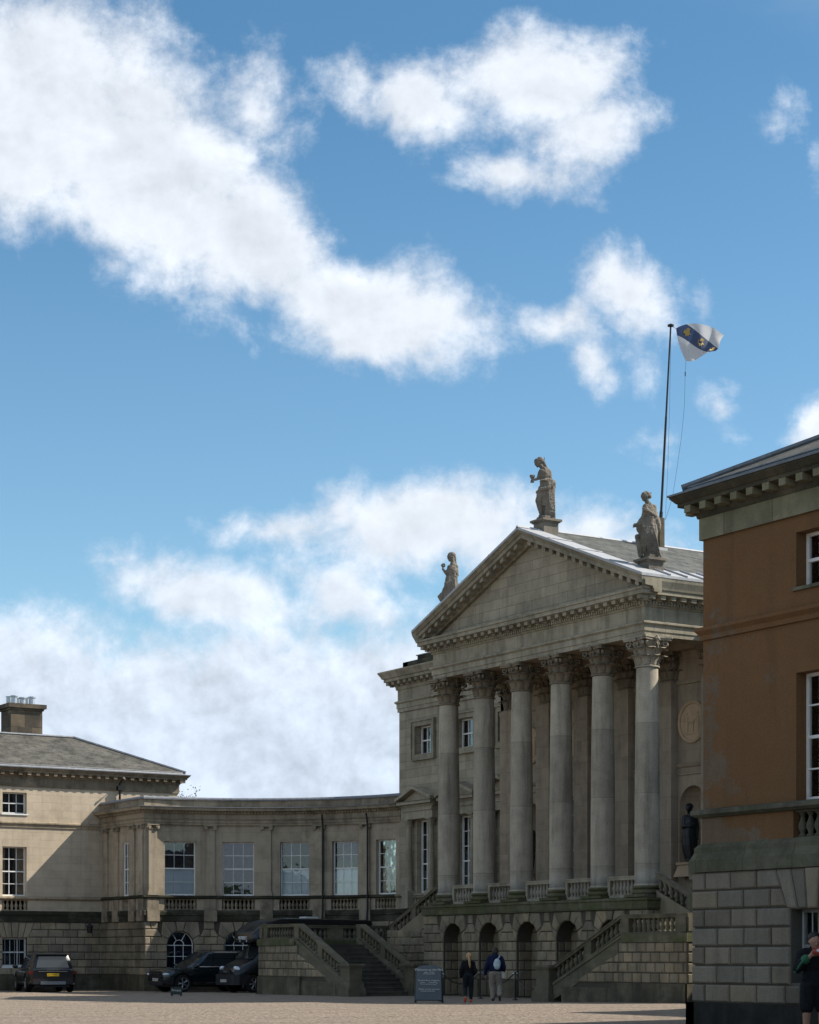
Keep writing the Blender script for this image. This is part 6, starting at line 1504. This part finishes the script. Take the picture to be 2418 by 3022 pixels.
def boolcut(o, cyls):
    m = MB()
    for (x, r, y0_, y1_, z) in cyls: m.lathe((0, 0, 0), [(r, y0_), (r, y1_)], 28, Matrix.Translation((x, 0, z)) @ Matrix.Rotation(-PI / 2, 4, 'X'))
    me = m.mesh('cut'); t = bpy.data.objects.new('cut', me); COL.objects.link(t); t.parent = o.parent
    md = o.modifiers.new('b', 'BOOLEAN'); md.operation = 'DIFFERENCE'; md.object = t; md.solver = 'EXACT'
    bpy.context.view_layer.update(); dg = bpy.context.evaluated_depsgraph_get(); dg.update()
    nm = bpy.data.meshes.new_from_object(o.evaluated_get(dg)); o.modifiers.clear(); o.data = nm; bpy.data.objects.remove(t)
    nm.set_sharp_from_angle(angle=R(35))
    for p in nm.polygons: p.use_smooth = True
def suv(label, loc, rot, paint, L=4.8, Wd=1.95, H=1.78, wb=2.85, group=None, rear=True, hood=.30, plate_y='GN19 WXO', plate_w='KM66 DVT', letters=None):
    root = thing('parked_car', label, 'car', loc, rot, group); hw = Wd / 2
    f0 = L / 2; r0 = -L / 2; fa = L / 2 - .86; ra = fa - wb; wr = .385
    belt = H * .60
    st = [(r0, .42, belt - .06, hw * .86), (r0 + .06, .34, belt, hw * .93), (r0 + .35, .30, belt + .01, hw * .99), (ra, .30, belt, hw), (0, .28, belt - .01, hw * .995), (fa - .5, .28, belt - .01, hw), (fa, .30, belt - .04, hw), (f0 - .40, .30, belt - .07, hw * .975), (f0 - .14, .30, belt - .12, hw * .91), (f0 - .03, .36, belt - .20, hw * .83), (f0, .44, belt - .32, hw * .78)]
    secs = []
    for (x, zb, zt, w_) in st:
        h = zt - zb
        half = [(0, zb), (w_ * .80, zb), (w_ * .96, zb + .05), (w_ * .99, zb + h * .25), (w_, zb + h * .55), (w_ * .985, zb + h * .80), (w_ * .95, zb + h * .93), (w_ * .86, zt - .005), (w_ * .5, zt + .012), (0, zt + .02)]
        secs.append([(x, y, z) for y, z in half] + [(x, -y, z) for y, z in half[-2:0:-1]])
    b_ = MB(); loft(b_, secs); body = b_.build('body', paint, root, local=True, smooth=True)
    boolcut(body, [(fa, wr + .07, -hw - .2, -hw + .30, wr), (fa, wr + .07, hw - .30, hw + .2, wr), (ra, wr + .07, -hw - .2, -hw + .30, wr), (ra, wr + .07, hw - .30, hw + .2, wr)])
    q = MB(); q.box(r0 + .15, f0 - .3, -hw + .29, hw - .29, .22, belt - .2); q.build('underbody', 'plastic', root, local=True)
    # cabin: paint shell, with glass let in
    wf = fa - .36; wt = fa - 1.22; rt = r0 + .28; rb_ = r0 + .10; rh = H - .03
    xs = [(rb_, belt - .03, hw * .86, None), ]
    cab = []
    for (xb, xt_, s_) in ((0, 0, 0),): pass
    def ring(z, xf, xr, w_):
        pts = [(xf, -w_ * .70), (xf - .10, -w_ * .93), (xf - .35, -w_), (xr + .3, -w_), (xr + .05, -w_ * .92), (xr, -w_ * .75)]
        return [(x, y, z) for x, y in pts] + [(x, -y, z) for x, y in pts[::-1]]
    c_ = MB(); loft(c_, [ring(belt - .05, wf + .02, rb_, hw * .90), ring(belt + .02, wf, rb_, hw * .89), ring(belt + (rh - belt) * .55, (wf + wt) / 2 - .02, rb_ + .09, hw * .82), ring(rh - .06, wt + .02, rt, hw * .74), ring(rh, wt - .12, rt + .06, hw * .68), ring(rh + .03, wt - .4, rt + .35, hw * .5)])
    c_.build('cabin', paint, root, local=True, smooth=False); autosmooth(bpy.context.scene.objects[-1] if 0 else root.children[-1], 35)
    e = .012
    def yz(t): return hw * (.89 - .15 * t) + e
    z0_, z1_ = belt + .045, rh - .10; t0, t1 = (z0_ - belt) / (rh - belt), (z1_ - belt) / (rh - belt)
    xf = lambda t: wf + (wt - wf) * t; xr = lambda t: rb_ + (rt - rb_) * t
    for sg in (-1, 1):
        for (a0, a1, c0, c1) in ((xf(t0) - .42, xf(t1) - .22, .12, .14), (.08, .10, -.92, -.88), (-1.0, -.96, xr(t0) + .42, xr(t1) + .42)):
            q = MB(); P = [(a0, sg * yz(t0), z0_), (a1, sg * yz(t1), z1_), (c1, sg * yz(t1), z1_), (c0, sg * yz(t0), z0_)]; Q = [(p[0], p[1] - sg * .03, p[2]) for p in P]
            q.add(P + Q, [[0, 1, 2, 3], [7, 6, 5, 4], [0, 4, 5, 1], [1, 5, 6, 2], [2, 6, 7, 3], [3, 7, 4, 0]]); q.build('side_window', 'car_glass' if 0 else 'glass_dark', root, local=True)
        q = MB(); q.tube([(wf - .35, sg * (hw * .905 + .01), belt + .02), (r0 + .55, sg * (hw * .905 + .01), belt + .03)], .022, 6); q.build('waist_trim', 'chrome', root, local=True)
        q = MB(); q.box(-1.1, fa - .55, sg * hw - .02, sg * hw + .02, .40, .45); q.build('sill_trim', 'chrome', root, local=True)
        q = MB(); q.ell((wf - .28, sg * (hw + .11), belt + .09), (.09, .13, .085), None, 10, 8); q.box(wf - .32, wf - .22, min(sg * hw * .9, sg * (hw + .05)), max(sg * hw * .9, sg * (hw + .05)), belt + .01, belt + .05); q.build('wing_mirror', paint, root, local=True, smooth=True)
        for xx in (.2, -.85): q = MB(); q.box(xx, xx + .18, sg * hw - .01, sg * hw + .025, belt - .15, belt - .12); q.build('door_handle', 'chrome', root, local=True)
        q = MB(); q.tube([(wt - .2, sg * hw * .62, rh + .06), (rt + .3, sg * hw * .62, rh + .06)], .018, 6); q.build('roof_rail', 'plastic', root, local=True)
    # windscreens
    n_ = Vector(((rh - belt), 0, (wf - wt))).normalized() * e
    q = MB(); P = [(xf(.06), -hw * .66, belt + .06 * (rh - belt)), (xf(.06), hw * .66, belt + .06 * (rh - belt)), (xf(.86), hw * .54, belt + .86 * (rh - belt)), (xf(.86), -hw * .54, belt + .86 * (rh - belt))]
    P = [tuple(Vector(p) + n_ * 1.2) for p in P]; q.add(P + [tuple(Vector(p) - n_ * 2) for p in P], [[0, 1, 2, 3], [7, 6, 5, 4], [0, 4, 5, 1], [1, 5, 6, 2], [2, 6, 7, 3], [3, 7, 4, 0]]); q.build('windscreen', 'glass_dark', root, local=True)
    q = MB(); P = [(xr(.08) - e, -hw * .68, belt + .08 * (rh - belt)), (xr(.08) - e, hw * .68, belt + .08 * (rh - belt)), (xr(.82) - e, hw * .56, belt + .82 * (rh - belt)), (xr(.82) - e, -hw * .56, belt + .82 * (rh - belt))]
    q.add(P + [(p[0] + .03, p[1], p[2]) for p in P], [[0, 1, 2, 3], [7, 6, 5, 4], [0, 4, 5, 1], [1, 5, 6, 2], [2, 6, 7, 3], [3, 7, 4, 0]]); q.build('rear_window', 'glass_dark', root, local=True)
    q = MB(); q.box(rt - .14, rt + .15, -hw * .66, hw * .66, rh - .06, rh - .015); q.build('rear_spoiler', paint, root, local=True)
    for sg in (-1, 1):
        q = MB(); P = [(f0 - .06, sg * hw * .70, belt - .48), (f0 - .20, sg * hw * .90, belt - .46), (f0 - .34, sg * hw * .955, belt - .36), (f0 - .18, sg * hw * .91, belt - .33), (f0 - .02, sg * hw * .70, belt - .40)]
        q.ell((f0 - .13, sg * hw * .80, belt - .30), (.17, .17, .065), Matrix.Rotation(-sg * .7, 3, 'Z'), 12, 8); q.build('headlight', 'lamp_glass', root, local=True, smooth=True)
        q = MB(); q.box(r0 - .01, r0 + .22, min(sg * hw * .82, sg * hw * .985), max(sg * hw * .82, sg * hw * .985), belt - .24, belt - .10); q.build('tail_light', 'red_lens', root, local=True)
        q = MB(); q.box(r0 - .02, r0 + .05, min(sg * hw * .55, sg * hw * .80), max(sg * hw * .55, sg * hw * .80), .55, .58); q.build('reflector', 'red_lens', root, local=True)
    q = MB(); q.box(f0 - .08, f0 + .01, -hw * .55, hw * .55, belt - .44, belt - .24); gr = q.build('grille', 'plastic', root, local=True)
    for k in range(3): q = MB(); q.box(f0 + .005, f0 + .018, -hw * .53, hw * .53, belt - .41 + k * .055, belt - .39 + k * .055); q.build('grille_bar', 'chrome', gr, local=True)
    q = MB(); q.box(f0 - .25, f0 + .015, -hw * .70, hw * .70, .30, .44); q.build('front_bumper', 'plastic', root, local=True)
    q = MB(); q.box(r0 - .05, r0 + .25, -hw * .84, hw * .84, .36, .56); q.build('rear_bumper', 'plastic', root, local=True)
    q = MB(); q.box(r0 - .065, r0 - .02, -hw * .52, hw * .52, .34, .48); q.build('skid_plate', 'alloy', root, local=True)
    q = MB(); q.box(f0 + .01, f0 + .03, -.26, .26, .50, .61); pl_ = q.build('number_plate', 'plate_white', root, local=True); text(plate_w, .10, 'plate_ink', pl_, Matrix.Translation((f0 + .031, 0, .555)) @ Matrix.Rotation(PI / 2, 4, 'Z') @ RX, ext=.001)
    q = MB(); q.box(r0 - .035, r0 - .0, -.26, .26, belt - .32, belt - .20); pl_ = q.build('number_plate', 'plate_yellow', root, local=True); text(plate_y, .105, 'plate_ink', pl_, Matrix.Translation((r0 - .037, 0, belt - .26)) @ Matrix.Rotation(-PI / 2, 4, 'Z') @ RX, ext=.001)
    q = MB(); q.box(r0 - .015, r0 + .05, -hw * .6, hw * .6, belt - .13, belt - .10); q.build('tailgate_trim', 'chrome', root, local=True)
    if letters: text(letters, .11, 'chrome', root, Matrix.Translation((r0 - .03, 0, belt - .05)) @ Matrix.Rotation(-PI / 2, 4, 'Z') @ RX, ext=.004)
    for (x, sg) in ((fa, 1), (fa, -1), (ra, 1), (ra, -1)): wheel(root, x, sg * (hw - .13), wr, sg, spokes=5)
    return root
simple('glass_dark', (.022, .028, .032), .06, 0, .8, 0, 3, .1)
G = 'cars parked beside the house'
def zg(x, y): return gz(x, y)
suv('black four wheel drive seen from behind with a yellow number plate beside the far pavilion', (-25.3, -8.85, zg(-25, -8)), math.atan2(.22, -.975), 'black_paint', L=4.7, Wd=2.08, H=1.70, wb=2.78, group=G, letters='DISCOVERY')
suv('very dark green four wheel drive facing the viewer between the far pavilion and the horsebox', (-21.0, -2.95, zg(-21, -3)), -PI / 2, 'green_black_paint', L=5.0, Wd=2.0, H=1.80, wb=2.95, group=G)
suv('dark blue car showing only its nose at the left edge', (-24.6, -13.75, zg(-24, -12)), PI / 2 + .35, 'blue_paint', L=4.4, Wd=1.85, H=1.5, wb=2.6, group=G)
# horsebox lorry
hb_ = thing('horsebox_lorry', 'black horsebox lorry with a rounded nose over the cab, parked behind the left staircase', 'lorry', (-17.85, .10, zg(-18, 0)), -PI / 2)
hw = 1.05; f0 = 3.75
secs = []
for (x, zb, zt, w_) in ((1.2, .42, 2.3, .96), (1.95, .40, 2.28, .96), (2.35, .40, 1.95, .97), (2.85, .38, 1.42, .98), (3.35, .36, 1.20, .96), (3.62, .36, 1.05, .90), (3.74, .40, .90, .82)):
    h = zt - zb; half = [(0, zb), (w_ * .85, zb), (w_, zb + .08), (w_ * 1.01, zb + h * .4), (w_ * .97, zb + h * .8), (w_ * .84, zt - .01), (w_ * .5, zt + .02), (0, zt + .03)]
    secs.append([(x, y, z) for y, z in half] + [(x, -y, z) for y, z in half[-2:0:-1]])
b_ = MB(); loft(b_, secs); body = b_.build('cab', 'black_paint', hb_, local=True, smooth=True); boolcut(body, [(2.90, .46, -1.3, -.72, .38), (2.90, .46, .72, 1.3, .38)])
q = MB(); P = [(2.90, -.80, 1.46), (2.90, .80, 1.46), (2.02, .74, 2.24), (2.02, -.74, 2.24)]; n_ = Vector((.78, 0, .62)) * .02; P = [tuple(Vector(p) + n_) for p in P]
q.add(P + [tuple(Vector(p) - n_ * 3) for p in P], [[0, 1, 2, 3], [7, 6, 5, 4], [0, 4, 5, 1], [1, 5, 6, 2], [2, 6, 7, 3], [3, 7, 4, 0]]); q.build('windscreen', 'glass_dark', hb_, local=True)
for sg in (-1, 1):
    q = MB(); y = sg * .975; P = [(2.62, y, 1.42), (2.05, y * .965, 2.12), (1.35, y * .965, 2.12), (1.35, y, 1.42)]; q.add(P + [(p[0], p[1] - sg * .04, p[2]) for p in P], [[0, 1, 2, 3], [7, 6, 5, 4], [0, 4, 5, 1], [1, 5, 6, 2], [2, 6, 7, 3], [3, 7, 4, 0]]); q.build('side_window', 'glass_dark', hb_, local=True)
    q = MB(); q.ell((3.48, sg * .70, .98), (.26, .17, .12), Matrix.Rotation(-sg * .55, 3, 'Z') @ Matrix.Rotation(-.5, 3, 'Y'), 12, 8); q.build('headlight', 'lamp_glass', hb_, local=True, smooth=True)
    q = MB(); q.box(2.35, 2.5, min(sg * 1.0, sg * 1.22), max(sg * 1.0, sg * 1.22), 1.42, 1.78); q.build('wing_mirror', 'plastic', hb_, local=True)
    wheel(hb_, 2.90, sg * .90, .38, sg, .22, 6, 'alloy'); wheel(hb_, -2.1, sg * .90, .38, sg, .34, 6, 'alloy')
q = MB(); loft(q, [[(x, y, z) for y, z in ((-w_, .34), (w_, .34), (w_, .78), (-w_, .78))] for x, w_ in ((3.1, 1.0), (3.6, .98), (3.80, .84), (3.84, .7))]); q.build('bumper', 'plastic', hb_, local=True)
q = MB(); q.box(3.70, 3.77, -.42, .42, .84, .98); g_ = q.build('grille', 'plastic', hb_, local=True); q = MB(); q.box(3.77, 3.78, -.17, .17, .88, .94); q.build('badge', 'chrome', g_, local=True)
q = MB(); q.box(3.85, 3.87, -.26, .26, .46, .57); pl_ = q.build('number_plate', 'plate_white', hb_, local=True); text('FX07 HNB', .10, 'plate_ink', pl_, Matrix.Translation((3.871, 0, .515)) @ Matrix.Rotation(PI / 2, 4, 'Z') @ RX, ext=.001)
secs = []      # box body with the rounded luton nose
for (x, zb, zt, w_) in ((-2.9, .55, 3.10, 1.04), (-2.8, .5, 3.16, 1.06), (1.1, .5, 3.20, 1.06), (1.15, 2.34, 3.20, 1.06), (1.6, 2.26, 3.18, 1.05), (2.2, 2.2, 3.04, 1.0), (2.62, 2.14, 2.82, .95), (2.86, 2.15, 2.56, .88), (2.93, 2.18, 2.46, .82)):
    h = zt - zb; half = [(0, zb), (w_ * .94, zb), (w_, zb + .06), (w_, zt - .16), (w_ * .95, zt - .04), (w_ * .8, zt), (0, zt + .02)]
    secs.append([(x, y, z) for y, z in half] + [(x, -y, z) for y, z in half[-2:0:-1]])
q = MB(); loft(q, secs); bx_ = q.build('horse_body', 'black_paint', hb_, local=True, smooth=True); bx_.data.set_sharp_from_angle(angle=R(35))
text('HORSES', .21, 'cloth_white', bx_, Matrix.Translation((2.935, .0, 2.33)) @ Matrix.Rotation(PI / 2, 4, 'Z') @ RX @ Matrix.Rotation(-.05, 4, 'X'), ext=.03)
for sg in (-.25, .35): q = MB(); q.ell((2.93, sg, 2.20), (.03, .03, .04), None, 8, 6); q.build('marker_light', 'lamp_glass', bx_, local=True)
q = MB(); q.box(-.6, .0, -.3, .3, 3.2, 3.28); q.build('roof_vent', 'cloth_white', bx_, local=True)
q = MB(); q.box(-2.8, 2.2, -.8, .8, .40, .55); q.build('chassis', 'plastic', hb_, local=True)
for x in (-2.2, -1.0, .2): q = MB(); q.box(x, x + .7, 1.05, 1.075, 2.2, 2.6); q.build('side_window', 'glass_dark', bx_, local=True)

# ================================================================== trees beyond the wing
def tree(label, px, Y, zt, spread, n_l, seed):
    rnd = random.Random(seed); base = at(px, Y, 0); t = thing('tree', label, 'tree', base, 0, 'trees beyond the curved wing')
    tr = MB(); h = zt * .62; tr.tube([(0, 0, -.2), (.1, 0, h * .5), (.05, .1, h)], [.26, .18, .10], 8)
    tips = []
    for k in range(16):
        a = rnd.uniform(0, 2 * PI); z0_ = h * rnd.uniform(.75, 1.0); r = spread * rnd.uniform(.35, 1); z1_ = zt - rnd.uniform(0, zt * .16) - (r / spread) * 1.0
        m_ = Vector((math.cos(a) * r * .45, math.sin(a) * r * .45, (z0_ + z1_) / 2 + .2)); e_ = Vector((math.cos(a) * r, math.sin(a) * r, z1_)); tr.tube([(0.05, .05, z0_), m_, e_], [.05, .03, .01], 5); tips += [e_, m_.lerp(e_, .6)]
        for j in range(4):
            e2 = m_.lerp(e_, rnd.uniform(.3, .9)) + Vector((rnd.gauss(0, .4), rnd.gauss(0, .4), rnd.uniform(.1, .6))); tr.tube([m_.lerp(e_, .4), e2], [.015, .006], 4); tips.append(e2)
    tr.build('trunk', 'bark', t, local=True)
    lf = MB()
    for p in tips:
        for j in range(n_l):
            c = p + Vector((rnd.gauss(0, .22), rnd.gauss(0, .22), rnd.gauss(0, .2))); a = Vector((rnd.gauss(0, 1), rnd.gauss(0, 1), rnd.gauss(0, 1))).normalized(); b2 = a.orthogonal().normalized(); s = rnd.uniform(.035, .075)
            lf.add([c - a * s, c + b2 * s * .5, c + a * s, c - b2 * s * .5], [[0, 1, 2, 3]])
    lf.build('crown', 'leaf', t, local=True, recalc=False)
tree('sparse spring tree showing its top next to the far pavilion roof', 545, 116, 11.5, 2.0, 9, 3)
tree('sparse spring tree showing two thin branches over the wing parapet', 606, 118, 11.0, .9, 9, 5)
tree('tree of which one twig shows above the middle of the wing', 903, 120, 11.05, .5, 8, 8)
